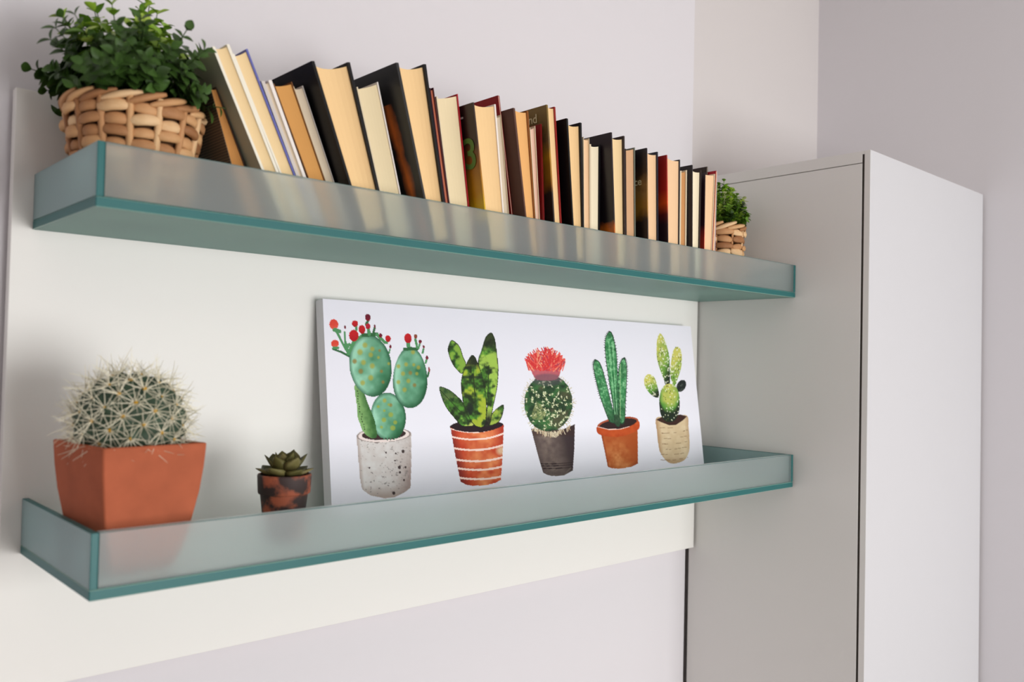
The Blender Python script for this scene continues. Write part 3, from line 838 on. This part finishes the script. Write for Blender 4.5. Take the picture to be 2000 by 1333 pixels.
    put(ell(1205.5, 829, 40.5, 12, -9)[0] < 1, (170, 84, 56)); put(ell(1206, 830, 37, 9.5, -9)[0] < 1, (52, 36, 36))
    column([(110, 305), (85, 340), (95, 430), (120, 540), (150, 650), (215, 830), (240, 870), (280, 860), (240, 680), (190, 480), (150, 350)], 1, .6)
    column([(355, 295), (325, 350), (305, 500), (305, 650), (325, 860), (365, 860), (375, 700), (385, 500), (387, 380), (375, 310)], 2, .3)
    column([(230, 50), (195, 110), (195, 250), (225, 480), (265, 720), (280, 880), (325, 880), (310, 600), (300, 380), (290, 230), (262, 90)], 3, 1)
    for k in range(5):
        pa = S7([(205 + k * 18, 120 + 20 * abs(k - 2)), (272 + k * 9, 800)]); line(pa[0], pa[1], .9, (150, 208, 156) if k % 2 else (44, 100, 60))
    for k in range(3):
        pa = S7([(100 + k * 20, 340), (235 + k * 14, 840)]); line(pa[0], pa[1], .8, (52, 112, 68))
        pa = S7([(330 + k * 22, 340), (328 + k * 14, 830)]); line(pa[0], pa[1], .8, (170, 206, 150) if k == 0 else (52, 112, 68))
    body = poly(S7([(155, 990), (185, 1130), (215, 1280), (250, 1292), (320, 1298), (430, 1280), (490, 1250), (489, 1100), (487, 930)]), False)
    s = (X - 1173 - (Y - 854) * .2) / 68
    c = mix((176, 84, 40), (222, 150, 92), np.clip(1.2 - 2.2 * np.abs(s - .35), 0, 1) * np.clip((N8 - .1) * 1.3, 0, 1) * np.clip((Y - 850) / 30, .1, 1))
    c = mix(c, (104, 42, 26), np.clip((s - .72) * 1.8 + (Y - 906) / 20 * .8, 0, .85)); c = mix(c, (120, 48, 28), np.clip((.08 - s) * 8, 0, .8))
    put(body, c)
    band = poly(S7([(118, 915), (125, 975), (200, 1000), (300, 1006), (400, 985), (497, 935), (497, 862), (430, 905), (330, 935), (220, 938)]))
    put(band, mix((206, 94, 44), (176, 66, 32), N8))
    line(*S7([(125, 915), (220, 938)]), 1.2, (244, 214, 200)); line(*S7([(220, 938), (330, 935)]), 1.4, (244, 214, 200)); line(*S7([(330, 935), (410, 912)]), 1.2, (244, 214, 200))
    # ---- 5: spotted prickly pear in a birch pot
    S8 = z((1245, 640), 4.85)
    body = poly(S8([(170, 872), (180, 1000), (195, 1130), (215, 1200), (280, 1280), (350, 1295), (440, 1262), (480, 1190), (488, 1100), (478, 950), (470, 850), (400, 835), (250, 850)]), True)
    s = (X - 1280 - (Y - 819) * .1) / 62
    c = mix((226, 208, 174), (206, 180, 142), N8); c = mix(c, (168, 128, 92), np.clip((.14 - s) * 5, 0, .7) + np.clip((s - .88) * 4, 0, .6) + np.clip((Y - 894) / 16, 0, .5))
    put(body, c)
    for k in range(44):
        sx, sy = rg.random(), rg.integers(0, 7)
        x = 1282 + 58 * sx + sy * 1.0; y = 834 + sy * 10.5 - 6 * (sx - .5) + 3 * (1 - (2 * sx - 1) ** 2)
        L = 2.5 + 4 * rg.random()
        line((x, y), (min(x + L, 1342), y - .4), .9, (140, 104, 72))
    put(poly(S8([(170, 880), (240, 850), (400, 830), (465, 850), (420, 890), (360, 930), (300, 935), (220, 905)]), False), (62, 40, 36))
    def pear(m, shade, seed, n, bbox):
        c = mix((206, 202, 104), (92, 150, 62), np.clip(shade + (N8 - .5) * .7, 0, 1))
        c = mix(c, (36, 46, 36), np.clip((shade - .85) * 2.6, 0, 1))
        put(m, c)
        ys, xs = np.nonzero(m)
        if len(xs):
            for k in rg.choice(len(xs), n):
                put(ell(X[ys[k], xs[k]], Y[ys[k], xs[k]], .95, 1.1)[0] < 1, (232, 236, 206) if rg.random() < .7 else (84, 96, 40))
    m = poly(S8([(205, 65), (180, 130), (178, 280), (200, 380), (245, 500), (260, 545), (300, 545), (300, 400), (295, 280), (265, 160), (235, 90)]))
    pear(m, (Y - 655) / 95 + (X - 1291) / 40, 1, 90, None)
    m = poly(S8([(365, 190), (330, 240), (305, 400), (310, 480), (345, 570), (380, 480), (410, 380), (415, 280), (400, 210)]))
    pear(m, (Y - 700) / 60, 2, 70, None)
    m = poly(S8([(95, 450), (60, 490), (65, 560), (110, 630), (165, 670), (200, 660), (190, 590), (160, 490), (130, 460)]))
    pear(m, (Y - 740) / 34 + (X - 1268) / 40, 3, 50, None)
    e = ell(1329.5, 755.5, 8.6, 12.6, 28)[0]
    put(e < 1, mix((38, 44, 42), (90, 100, 92), np.clip((N3 - .55) * 3, 0, 1)))
    e, p, q = ell(1306.5, 789, 20, 37.5)
    m = (np.abs(p) ** 2.4 + np.abs(q) ** 2.2 < 1)
    pear(m, np.abs(p) ** 3 * .95 + np.clip((Y - 784) / 24, 0, 1.6) * .95 + .2, 4, 60, None)
    img /= 255.0
    img = np.clip(img, 0, 1)
    return np.where(img <= 0.04045, img / 12.92, ((img + 0.055) / 1.055) ** 2.4)

def canvas_print():
    r = empty('canvas_print', (0.412 + CW / 2, -0.05, FL + .0005), 'wide stretched canvas print of five potted cacti leaning at the back of the lower shelf', 'picture')
    ct, st = math.cos(TH), math.sin(TH)
    top = Vector((0.412, -0.0236, FL + .0008 + CH * ct + 0.022 * st))
    def Q(u, v, w):   # u across, v down, w behind the face
        return Vector((top.x + u, top.y - v * st + w * ct, top.z - v * ct - w * st)) - r.location
    nu, nv = 860, 330
    art = build_art(nu, nv)
    us = np.linspace(0, CW, nu); vs_ = np.linspace(0, CH, nv)
    U, V = np.meshgrid(us, vs_)
    co = np.zeros((nv * nu, 3))
    o = np.array(top - r.location)
    co[:, 0] = o[0] + U.ravel(); co[:, 1] = o[1] - V.ravel() * st; co[:, 2] = o[2] - V.ravel() * ct
    idx = np.arange(nv * nu).reshape(nv, nu)
    q = np.stack([idx[:-1, :-1], idx[1:, :-1], idx[1:, 1:], idx[:-1, 1:]], -1).reshape(-1, 4)
    me = bpy.data.meshes.new('printed_face')
    me.vertices.add(len(co)); me.vertices.foreach_set('co', co.ravel())
    me.loops.add(q.size); me.loops.foreach_set('vertex_index', q.ravel().astype(np.int32))
    me.polygons.add(len(q)); me.polygons.foreach_set('loop_start', np.arange(0, q.size, 4, dtype=np.int32))
    at = me.color_attributes.new('print', 'FLOAT_COLOR', 'POINT')
    col = np.ones((nv * nu, 4)); col[:, :3] = art.reshape(-1, 3)
    at.data.foreach_set('color', col.ravel())
    me.update(); me.validate()
    m = bpy.data.materials.new('canvas_ink')
    m.use_nodes = True
    nt = m.node_tree; b = nt.nodes['Principled BSDF']
    b.inputs['Roughness'].default_value = 0.75; b.inputs['Specular IOR Level'].default_value = 0.15
    ca = nt.nodes.new('ShaderNodeVertexColor'); ca.layer_name = 'print'
    nt.links.new(ca.outputs[0], b.inputs['Base Color'])
    me.materials.append(m)
    po = bpy.data.objects.new('printed_face', me)
    COL.objects.link(po); po.parent = r
    # stretched sides
    bm = bmesh.new()
    e = 0.0003
    hexa(bm, [Q(0, CH, e), Q(CW, CH, e), Q(CW, CH, .022), Q(0, CH, .022), Q(0, 0, e), Q(CW, 0, e), Q(CW, 0, .022), Q(0, 0, .022)])
    bm_obj('stretcher', bm, M_CANVAS_EDGE, r)
    return r
canvas_print()

# ------------------------------------------------------------------ woven baskets
def hued(name, stops, rough, by='random', noise=0.0, spec=0.25, sss=0.0):
    m = bpy.data.materials.new(name)
    m.use_nodes = True
    nt = m.node_tree; b = nt.nodes['Principled BSDF']
    b.inputs['Roughness'].default_value = rough
    b.inputs['Specular IOR Level'].default_value = spec
    if sss:
        b.inputs['Subsurface Weight'].default_value = sss
    oi = nt.nodes.new('ShaderNodeObjectInfo')
    r = nt.nodes.new('ShaderNodeValToRGB')
    el = r.color_ramp.elements
    while len(el) < len(stops): el.new(.5)
    for e, (p, c) in zip(el, stops):
        e.position = p; e.color = (*lin(c), 1)
    if noise:
        tc = nt.nodes.new('ShaderNodeTexCoord')
        n = nt.nodes.new('ShaderNodeTexNoise'); n.inputs['Scale'].default_value = 2.2; n.inputs['Detail'].default_value = 4
        nt.links.new(tc.outputs['Generated'], n.inputs['Vector'])
        ma = nt.nodes.new('ShaderNodeMath'); ma.operation = 'MULTIPLY_ADD'; ma.inputs[1].default_value = noise
        s0 = nt.nodes.new('ShaderNodeMath'); s0.operation = 'SUBTRACT'; s0.inputs[1].default_value = 0.5
        nt.links.new(n.outputs['Fac'], s0.inputs[0]); nt.links.new(s0.outputs[0], ma.inputs[0]); nt.links.new(oi.outputs['Random'], ma.inputs[2])
        nt.links.new(ma.outputs[0], r.inputs[0])
    else:
        nt.links.new(oi.outputs['Random'], r.inputs[0])
    nt.links.new(r.outputs[0], b.inputs['Base Color'])
    return m
M_STRAND = hued('water_hyacinth', [(0.0, (146, 98, 62)), (0.4, (188, 138, 94)), (0.75, (208, 162, 114)), (1.0, (226, 190, 146))], 0.6, noise=0.5)
M_CORE = mat('basket_core', (72, 48, 30), 0.9, 0.1)
M_SOIL = mat('soil', (46, 36, 30), 0.95, 0.1, noise=0.4, nscale=120)

def strand_mesh(name, L, h, d):
    """a fat flattened strand along X, bulging out along +Y"""
    n, k = 9, 8
    vs, fs = [], []
    for i in range(n):
        t = i / (n - 1); a = (t - .5) * 2
        s = (1 - abs(a) ** 3.2 * .45)
        bul = math.cos(a * math.pi / 2) * d * .55
        for j in range(k):
            b = 2 * math.pi * j / k
            rip = 1 + .12 * math.cos(3 * b + 4 * t)
            vs.append((a * L / 2, bul + math.cos(b) * d * .5 * s, math.sin(b) * h * .5 * s * rip))
    for i in range(n - 1):
        for j in range(k):
            fs.append((i * k + j, i * k + (j + 1) % k, (i + 1) * k + (j + 1) % k, (i + 1) * k + j))
    fs.append(tuple(range(k - 1, -1, -1))); fs.append(tuple((n - 1) * k + j for j in range(k)))
    me = bpy.data.meshes.new(name)
    me.from_pydata(vs, [], fs); me.materials.append(M_STRAND)
    me.polygons.foreach_set('use_smooth', [True] * len(me.polygons))
    return me

def tube(bm, pts, rad, k=6):
    rings = []
    for i, p in enumerate(pts):
        p = Vector(p)
        d = (Vector(pts[min(i + 1, len(pts) - 1)]) - Vector(pts[max(i - 1, 0)])).normalized()
        a = d.orthogonal().normalized(); b = d.cross(a)
        r = rad(i / (len(pts) - 1)) if callable(rad) else rad
        rings.append([bm.verts.new(p + (a * math.cos(2 * math.pi * j / k) + b * math.sin(2 * math.pi * j / k)) * r) for j in range(k)])
    for i in range(len(rings) - 1):
        # keep the rings from twisting
        best = min(range(k), key=lambda s: sum((rings[i][j].co - rings[i + 1][(j + s) % k].co).length for j in range(k)))
        rings[i + 1] = rings[i + 1][best:] + rings[i + 1][:best]
        for j in range(k):
            bm.faces.new((rings[i][j], rings[i][(j + 1) % k], rings[i + 1][(j + 1) % k], rings[i + 1][j]))
    bm.faces.new(rings[0][::-1]); bm.faces.new(rings[-1])

def basket(root, rb, rt, hh, rows, n):
    """basket: core wall, stakes, woven strands one by one, twisted rim; its parts hang under one basket part"""
    def rad(z):
        t = z / hh
        return rb + (rt - rb) * (1.25 * t - .25 * t * t)
    prof = [(0.001, .001), (rad(0) - .006, .001)] + [(rad(hh * i / 6) - .006, hh * i / 6 + .001) for i in range(7)] + [(rad(hh) - .010, hh), (rad(hh * .8) - .011, hh * .8)]
    core = lathe('basket', prof, M_CORE, root, 40)
    dz = hh / (rows + .65)
    sm = strand_mesh('strand', 1, 1, 1)
    for k in range(rows):
        z = dz * (k + .64)
        r = rad(z)
        L = 2 * math.pi * r / n
        for j in range(n):
            a = 2 * math.pi * (j + .5 + .06 * random.uniform(-1, 1)) / n + .13
            over = (j + k) % 2
            rr = r - .0052 + (.0028 if over else 0)
            o = bpy.data.objects.new('strand', sm)
            COL.objects.link(o); o.parent = core
            o.location = (rr * math.cos(a), rr * math.sin(a), z + random.uniform(-.06, .06) * dz)
            o.rotation_euler = (0, random.uniform(-.13, .13), a - math.pi / 2)
            o.scale = (L * (1.14 if over else .98), dz * .62 * random.uniform(.85, 1.2), dz * random.uniform(.92, 1.12))
    stk = None
    for j in range(n):
        a = 2 * math.pi * j / n + .13
        bm = bmesh.new()
        tube(bm, [((rad(z) - .0006) * math.cos(a), (rad(z) - .0006) * math.sin(a), z) for z in [.006 + (hh - .006) * i / 8 for i in range(9)]], lambda t: .0044 * rt / .08, 6)
        bm_obj('stake', bm, M_STRAND, core, True)
    rm = strand_mesh('rim_strand', 1, 1, 1)
    m = int(n * 1.25)
    for j in range(m):
        a = 2 * math.pi * j / m
        o = bpy.data.objects.new('rim_strand', rm)
        COL.objects.link(o); o.parent = core
        o.location = ((rt - .005) * math.cos(a), (rt - .005) * math.sin(a), hh - dz * .12)
        o.rotation_euler = (0, .30 + random.uniform(-.08, .08), a - math.pi / 2)
        o.scale = (2 * math.pi * rt / m * 1.75, dz * .75, dz * .66)
    lathe('soil', [(0.0005, hh - .012), (rt - .012, hh - .014), (rt - .012, hh - .03), (0.0005, hh - .03)], M_SOIL, root, 24)
    return core

# ------------------------------------------------------------------ leafy plants
M_LEAF_Y = hued('leaf_fresh_lit', [(0.0, (116, 158, 38)), (0.5, (146, 184, 54)), (1.0, (184, 204, 92))], 0.4, spec=0.4, sss=0.0)
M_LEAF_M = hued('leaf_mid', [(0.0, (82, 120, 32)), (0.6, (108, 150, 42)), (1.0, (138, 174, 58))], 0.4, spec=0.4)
M_LEAF_D = hued('leaf_deep_shaded', [(0.0, (38, 58, 26)), (0.6, (58, 86, 32)), (1.0, (84, 114, 44))], 0.45, spec=0.4)
M_STEM = mat('green_stem', (62, 84, 40), 0.6, 0.2)

def leaf_geom(L, W_, fold=.35, curl=.25):
    """egg shaped leaf along +X, folded on its midrib, tip curled; returns verts, faces"""
    n = 7
    vs, fs = [], []
    for i in range(n):
        t = i / (n - 1)
        w = W_ / 2 * (math.sin(math.pi * min(1, t * .96 + .02)) ** .75) * (1.12 - .35 * t)
        x = L * t; z0 = -curl * L * t * t
        for s in (-1, 0, 1):
            vs.append((x, s * w, z0 + fold * abs(s) * w))
    for i in range(n - 1):
        for s in (0, 1):
            a = i * 3 + s
            fs.append((a, a + 1, a + 4, a + 3))
    return vs, fs

def leaf_meshes(L, W_, material, name='leaf'):
    out = []
    for fold, curl in ((.4, .18), (.25, .32), (.55, .05)):
        v, f = leaf_geom(L, W_, fold, curl)
        me = bpy.data.meshes.new(name)
        me.from_pydata(v, [], f); me.materials.append(material)
        me.polygons.foreach_set('use_smooth', [True] * len(me.polygons))
        out.append(me)
    return out

def dome_dir(k, n, lo):
    g = math.pi * (3 - math.sqrt(5))
    c = 1 - (1 - lo) * (k + .5) / n
    s = math.sqrt(1 - c * c)
    return Vector((s * math.cos(g * k), s * math.sin(g * k), c))

def leafy_plant(loc, rb, rt, hh, rows, n, stems, reach, up, leafL, label, blocked, budget, fine=False):
    root = empty('potted_plant', loc, label, 'plant')
    basket(root, rb, rt, hh, rows, n)
    LY = leaf_meshes(leafL, leafL * .76, M_LEAF_Y); LM = leaf_meshes(leafL, leafL * .76, M_LEAF_M); LD = leaf_meshes(leafL * 1.05, leafL * .78, M_LEAF_D)
    inner_v, inner_f = [], []
    used = 0
    order = list(range(stems))
    for k in order:
        d = dome_dir(k, stems, .0)
        jit = Vector((random.gauss(0, .10), random.gauss(0, .10), random.gauss(0, .06)))
        d = (d + jit).normalized()
        start = Vector((d.x * rt * .45, d.y * rt * .45, hh - .012))
        rch = random.uniform(.74, 1.20)
        end = Vector((d.x * reach * rch + .004, d.y * reach * rch, hh + .012 + max(d.z, -.10) * up * rch))
        mid = start.lerp(end, .5) + Vector((0, 0, .018))
        pts = [(start * (1 - t) ** 2 + mid * 2 * t * (1 - t) + end * t * t) for t in [i / 7 for i in range(8)]]
        if any(blocked(p + Vector(loc)) for p in pts):
            continue
        bm = bmesh.new()
        tube(bm, pts, lambda t: .0011 * (1 - .5 * t) * (leafL / .02), 4)
        so = bm_obj('stem', bm, M_STEM, root, True)
        npair = 6 if not fine else 7
        facing = (d.y < .45)
        for q in range(npair + 1):
            t = .34 + .66 * q / npair
            i = min(6, int(t * 7)); fr = t * 7 - i
            p = pts[i].lerp(pts[i + 1], fr)
            ax = (pts[i + 1] - pts[i]).normalized()
            side = ax.orthogonal().normalized()
            side = Quaternion(ax, q * math.pi / 2 + random.uniform(-.4, .4) + k) @ side
            for sgn in (-1, 1):
                dirv = (side * sgn * (1.0 if q < npair else .55) + ax * random.uniform(.35, .8)).normalized()
                sc = random.uniform(.72, 1.08) * (1.0 if q < npair - 1 else .72)
                tipp = p + dirv * leafL * sc
                if blocked(tipp + Vector(loc)) or (tipp.z < hh + .001 and tipp.xy.length < rt + .014):
                    continue
                up_ = (ax - dirv * ax.dot(dirv)).normalized()
                y_ = up_.cross(dirv)
                m = Matrix(((dirv.x, y_.x, up_.x, p.x), (dirv.y, y_.y, up_.y, p.y), (dirv.z, y_.z, up_.z, p.z), (0, 0, 0, 1))) @ Matrix.Scale(sc, 4)
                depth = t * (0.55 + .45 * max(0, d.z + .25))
                pool = LY if (depth > .58 and random.random() < .75) else (LM if depth > .36 else LD)  # fresh tips; lighter on top, darker low and inside, light painted into the colour
                if facing and used < budget and t > .45:
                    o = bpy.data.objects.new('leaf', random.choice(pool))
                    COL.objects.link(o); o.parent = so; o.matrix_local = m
                    used += 1
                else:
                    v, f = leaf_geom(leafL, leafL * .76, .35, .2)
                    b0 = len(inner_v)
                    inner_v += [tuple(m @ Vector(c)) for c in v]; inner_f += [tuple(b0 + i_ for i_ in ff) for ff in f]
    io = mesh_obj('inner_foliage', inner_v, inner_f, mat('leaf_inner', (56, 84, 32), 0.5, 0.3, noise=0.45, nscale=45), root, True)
    io['kind'] = 'stuff'
    return root

def in_books(p):
    # keep the sprigs out of the leaning books, the panel and the wall
    if p.y > (-0.006 if p.z < 1.945 else 0.018): return True
    xb = .2150 + (.1572 - .2150) * (p.z - 1.7689) / .175 - .010
    if p.z < 1.95 and p.y > -.176 and p.x > xb: return True
    xb2 = .2532 + (.1463 - .2532) * (p.z - 1.7689) / .215 - .006
    if p.y > -.205 and p.z < 2.01 and p.x > xb2: return True
    return False
leafy_plant((0.0838, -0.117, FU + .0003), 0.055, 0.0805, 0.136, 9, 15, 140, 0.110, 0.106, 0.0225,
            'larger leafy green plant in a woven basket at the left end of the upper shelf', in_books, 300)

# small plant at the right end: fine sprigs, one part each
def sprig_plant(loc):
    root = empty('potted_plant', loc, 'smaller leafy green plant in a woven basket at the right end of the book row', 'plant')
    rb, rt, hh = .044, .054, .142
    basket(root, rb, rt, hh, 9, 9)
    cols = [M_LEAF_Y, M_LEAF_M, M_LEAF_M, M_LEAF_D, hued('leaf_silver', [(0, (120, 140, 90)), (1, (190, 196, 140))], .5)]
    ns = 120
    for k in range(ns):
        d = dome_dir(k, ns, .02)
        d = (d + Vector((random.gauss(0, .1), random.gauss(0, .1), random.gauss(0, .06)))).normalized()
        start = Vector((d.x * rt * .6, d.y * rt * .6, hh - .012))
        rch = random.uniform(.84, 1.1)
        end = Vector((d.x * .062 * rch, d.y * .062 * rch, hh + .012 + d.z * .086 * rch))
        mid = start.lerp(end, .5) + Vector((d.x * .008, d.y * .008, .012))
        pts = [(start * (1 - t) ** 2 + mid * 2 * t * (1 - t) + end * t * t) for t in [i / 6 for i in range(7)]]
        bm = bmesh.new()
        tube(bm, pts, .0007, 4)
        for q in range(9):
            t = .3 + .7 * q / 8
            i = min(5, int(t * 6)); p = pts[i].lerp(pts[i + 1], t * 6 - i)
            ax = (pts[i + 1] - pts[i]).normalized()
            side = Quaternion(ax, q * math.pi / 2 + random.uniform(-.5, .5)) @ ax.orthogonal().normalized()
            for sgn in (-1, 1):
                dv = (side * sgn + ax * random.uniform(.4, .9)).normalized()
                up_ = (ax - dv * ax.dot(dv)).normalized(); y_ = up_.cross(dv)
                L = random.uniform(.010, .015)
                v, f = leaf_geom(L, L * .66, .35, .2)
                vv = [bm.verts.new(p + dv * c[0] + y_ * c[1] + up_ * c[2]) for c in v]
                for ff in f: bm.faces.new([vv[i_] for i_ in ff])
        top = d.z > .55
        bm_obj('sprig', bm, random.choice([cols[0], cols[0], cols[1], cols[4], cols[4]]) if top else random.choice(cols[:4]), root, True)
sprig_plant((1.352, -0.125, FU + .0003))

# ------------------------------------------------------------------ barrel cactus in a square terracotta pot
M_TERRA = mat('terracotta', (170, 92, 64), 0.8, 0.15, noise=0.10, nscale=30, bump=0.12, bscale=700)
def square_profile_pot(name, prof, material, parent, n=10, cr=.012):
    """prof: (half width, z); rounded square rings"""
    vs, fs = [], []
    ring = []
    for c in range(4):
        for j in range(n):
            a = (c + j / (n - 1)) * math.pi / 2 * 1.0
            ring.append((c, a))
    m = len(ring)
    for hw, z in prof:
        r = min(cr, hw * .5) if hw > .01 else hw * .3
        for c, a in ring:
            cx = (hw - r) * (1 if c in (0, 3) else -1); cy = (hw - r) * (1 if c in (0, 1) else -1)
            vs.append((cx + r * math.cos(a), cy + r * math.sin(a), z))
    for k in range(len(prof) - 1):
        for i in range(m):
            j = (i + 1) % m
            fs.append((k * m + i, k * m + j, (k + 1) * m + j, (k + 1) * m + i))
    fs.append(tuple(range(m - 1, -1, -1)))
    fs.append(tuple((len(prof) - 1) * m + i for i in range(m)))
    return mesh_obj(name, vs, fs, material, parent, True)

def barrel_cactus(loc):
    root = empty('barrel_cactus', loc, 'round spiny barrel cactus in a square terracotta pot at the left of the lower shelf', 'plant')
    outer = [(.0335, 0), (.0376, .004), (.0460, .03), (.0525, .058), (.0578, .09), (.0607, .118), (.0619, .138), (.0622, .1445), (.0612, .1455), (.0572, .1455), (.0562, .1435), (.0530, .125), (.0515, .118)]
    pot = square_profile_pot('pot', outer, M_TERRA, root, 6, .0030)
    pot.scale = (.965, 1.10, 1)
    so = square_profile_pot('soil', [(.0495, .122), (.0505, .127), (.004, .130)], M_SOIL, root, 5, .003)
    # body: squat globe with tubercles
    R, cz = .0600, .168
    npt = 80
    g = math.pi * (3 - math.sqrt(5))
    P = []
    for k in range(npt):
        c = 1 - 1.60 * (k + .5) / npt; s = math.sqrt(max(0, 1 - c * c))
        P.append(Vector((s * math.cos(g * k), s * math.sin(g * k), c)))
    PA = np.array([list(p) for p in P])
    bm = bmesh.new()
    bmesh.ops.create_icosphere(bm, subdivisions=5, radius=1)
    for v in bm.verts:
        n = v.co.normalized()
        dd = np.arccos(np.clip(PA @ np.array(n), -1, 1)).min()
        bump = .10 * math.exp(-(dd / .13) ** 2)
        v.co = n * R * (1 + bump) * .955
        v.co.z *= .95
    bm_obj('cactus_body', bm, mat('cactus_skin', (58, 76, 60), 0.6, 0.25, noise=0.25, nscale=60), root, True, (0, 0, cz))
    M_SPINE = mat('spine', (232, 226, 202), 0.5, 0.3, rand=0.06)
    M_WOOL = mat('areole_wool', (186, 142, 34), 0.8, 0.1)
    meshes = []
    for t in range(5):
        bm = bmesh.new()
        bmesh.ops.create_icosphere(bm, subdivisions=1, radius=.0027)
        for f in bm.faces: f.material_index = 1
        ns = 13
        for j in range(ns):
            a = 2 * math.pi * j / ns + random.uniform(-.15, .15)
            el = random.uniform(.06, .42) if j % 6 else random.uniform(.8, 1.2)
            L = random.uniform(.021, .029)
            d = Vector((math.cos(a) * math.cos(el), math.sin(a) * math.cos(el), math.sin(el)))
            bend = Vector((0, 0, -.006)) if el < .6 else Vector((math.cos(a), math.sin(a), 0)) * .004
            pts = [d * L * s + bend * (s * s) * (-.6 if el < .6 else 1) for s in (0, .35, .7, 1)]
            st = len(bm.faces)
            tube(bm, pts, lambda q: .00060 * (1 - .75 * q), 3)
        me = bpy.data.meshes.new('spine_cluster')
        bm.normal_update(); bm.to_mesh(me); bm.free()
        me.materials.append(M_SPINE); me.materials.append(M_WOOL)
        meshes.append(me)
    for k, p in enumerate(P):
        n = Vector((p.x, p.y, p.z * .95)); 
        pos = Vector((p.x * R * 1.015, p.y * R * 1.015, p.z * R * .965)) + Vector((0, 0, cz))
        if pos.z < .134 or p.z > .985: continue
        o = bpy.data.objects.new('spine_cluster', random.choice(meshes))
        COL.objects.link(o); o.parent = root
        qn = n.normalized().to_track_quat('Z', 'Y') @ Quaternion((0, 0, 1), random.uniform(0, 6.28))
        o.location = pos; o.rotation_mode = 'QUATERNION'; o.rotation_quaternion = qn
        s = random.uniform(.85, 1.1) * (1.12 if p.z > .55 else 1)
        o.scale = (s, s, s)
    root.rotation_euler = (0, 0, math.radians(6))
    return root
barrel_cactus((0.0655, -0.192, FL + .0003))

# ------------------------------------------------------------------ small succulent
def succulent(loc):
    root = empty('succulent', loc, 'tiny rosette succulent in a small smudged terracotta pot left of the canvas', 'plant')
    m = bpy.data.materials.new('smudged_terracotta')
    m.use_nodes = True
    nt = m.node_tree; b = nt.nodes['Principled BSDF']
    b.inputs['Roughness'].default_value = 0.7
    tc = nt.nodes.new('ShaderNodeTexCoord')
    n = nt.nodes.new('ShaderNodeTexNoise'); n.inputs['Scale'].default_value = 34; n.inputs['Detail'].default_value = 4
    nt.links.new(tc.outputs['Object'], n.inputs['Vector'])
    r = nt.nodes.new('ShaderNodeValToRGB')
    r.color_ramp.elements[0].position = .49; r.color_ramp.elements[0].color = (*lin((52, 36, 34)), 1)
    r.color_ramp.elements[1].position = .60; r.color_ramp.elements[1].color = (*lin((164, 84, 56)), 1)
    nt.links.new(n.outputs['Fac'], r.inputs[0]); nt.links.new(r.outputs[0], b.inputs['Base Color'])
    H = .0885
    lathe('pot', [(.0005, 0), (.0235, 0), (.0245, .002), (.0320, .0625)], m, root, 40)
    lathe('pot_rim', [(.0315, .0615), (.0342, .0625), (.0350, .064), (.0362, .0865), (.0355, H), (.0325, H), (.0318, .080), (.0305, .062), (.0315, .0615)], m, root, 40)
    lathe('soil', [(.0005, .081), (.0310, .079), (.030, .066), (.0005, .066)], M_SOIL, root, 24)
    M_SUC = hued('succulent_leaf', [(0, (78, 74, 40)), (.5, (102, 98, 54)), (1, (122, 112, 72))], .55, noise=.5)
    def suc_mesh(L, W_):
        n_, vs, fs = 8, [], []
        for i in range(n_):
            t = i / (n_ - 1)
            w = W_ / 2 * (.34 + 1.0 * math.sin(math.pi * min(1, t) ** 1.25) ** .8) * (1 if t < .8 else (1 - (t - .8) / .2 * .93)) * .8
            x = L * t; z0 = .30 * L * t * t
            th = .0028 * (1 - .75 * t)
            for s, up_ in ((-1, .30), (-.5, .08), (0, 0), (.5, .08), (1, .30)):
                vs.append((x, s * w, z0 + up_ * w))
            for s in (.5, 0, -.5):
                vs.append((x, s * w, z0 - th))
        k = 8
        for i in range(n_ - 1):
            for j in range(k):
                fs.append((i * k + j, i * k + (j + 1) % k, (i + 1) * k + (j + 1) % k, (i + 1) * k + j))
        fs.append(tuple(range(k - 1, -1, -1))); fs.append(tuple((n_ - 1) * k + j for j in range(k)))
        me = bpy.data.meshes.new('leaf')
        me.from_pydata(vs, [], fs); me.materials.append(M_SUC)
        me.polygons.foreach_set('use_smooth', [True] * len(me.polygons))
        return me
    sm = suc_mesh(.037, .026)
    for cnt, el, sc, z, a0 in ((7, .10, 1.0, .0845, .2), (6, .55, .95, .087, .55), (5, .95, .82, .089, .1), (3, 1.25, .6, .091, .6)):
        for j in range(cnt):
            a = 2 * math.pi * j / cnt + a0 + random.uniform(-.1, .1)
            o = bpy.data.objects.new('leaf', sm)
            COL.objects.link(o); o.parent = root
            o.location = (.003 * math.cos(a), .003 * math.sin(a), z)
            o.rotation_euler = (0, -(el + random.uniform(-.08, .08)), a)
            s = sc * random.uniform(.93, 1.07)
            o.scale = (s, s, s)
    return root
succulent((0.2825, -0.160, FL + .0003))
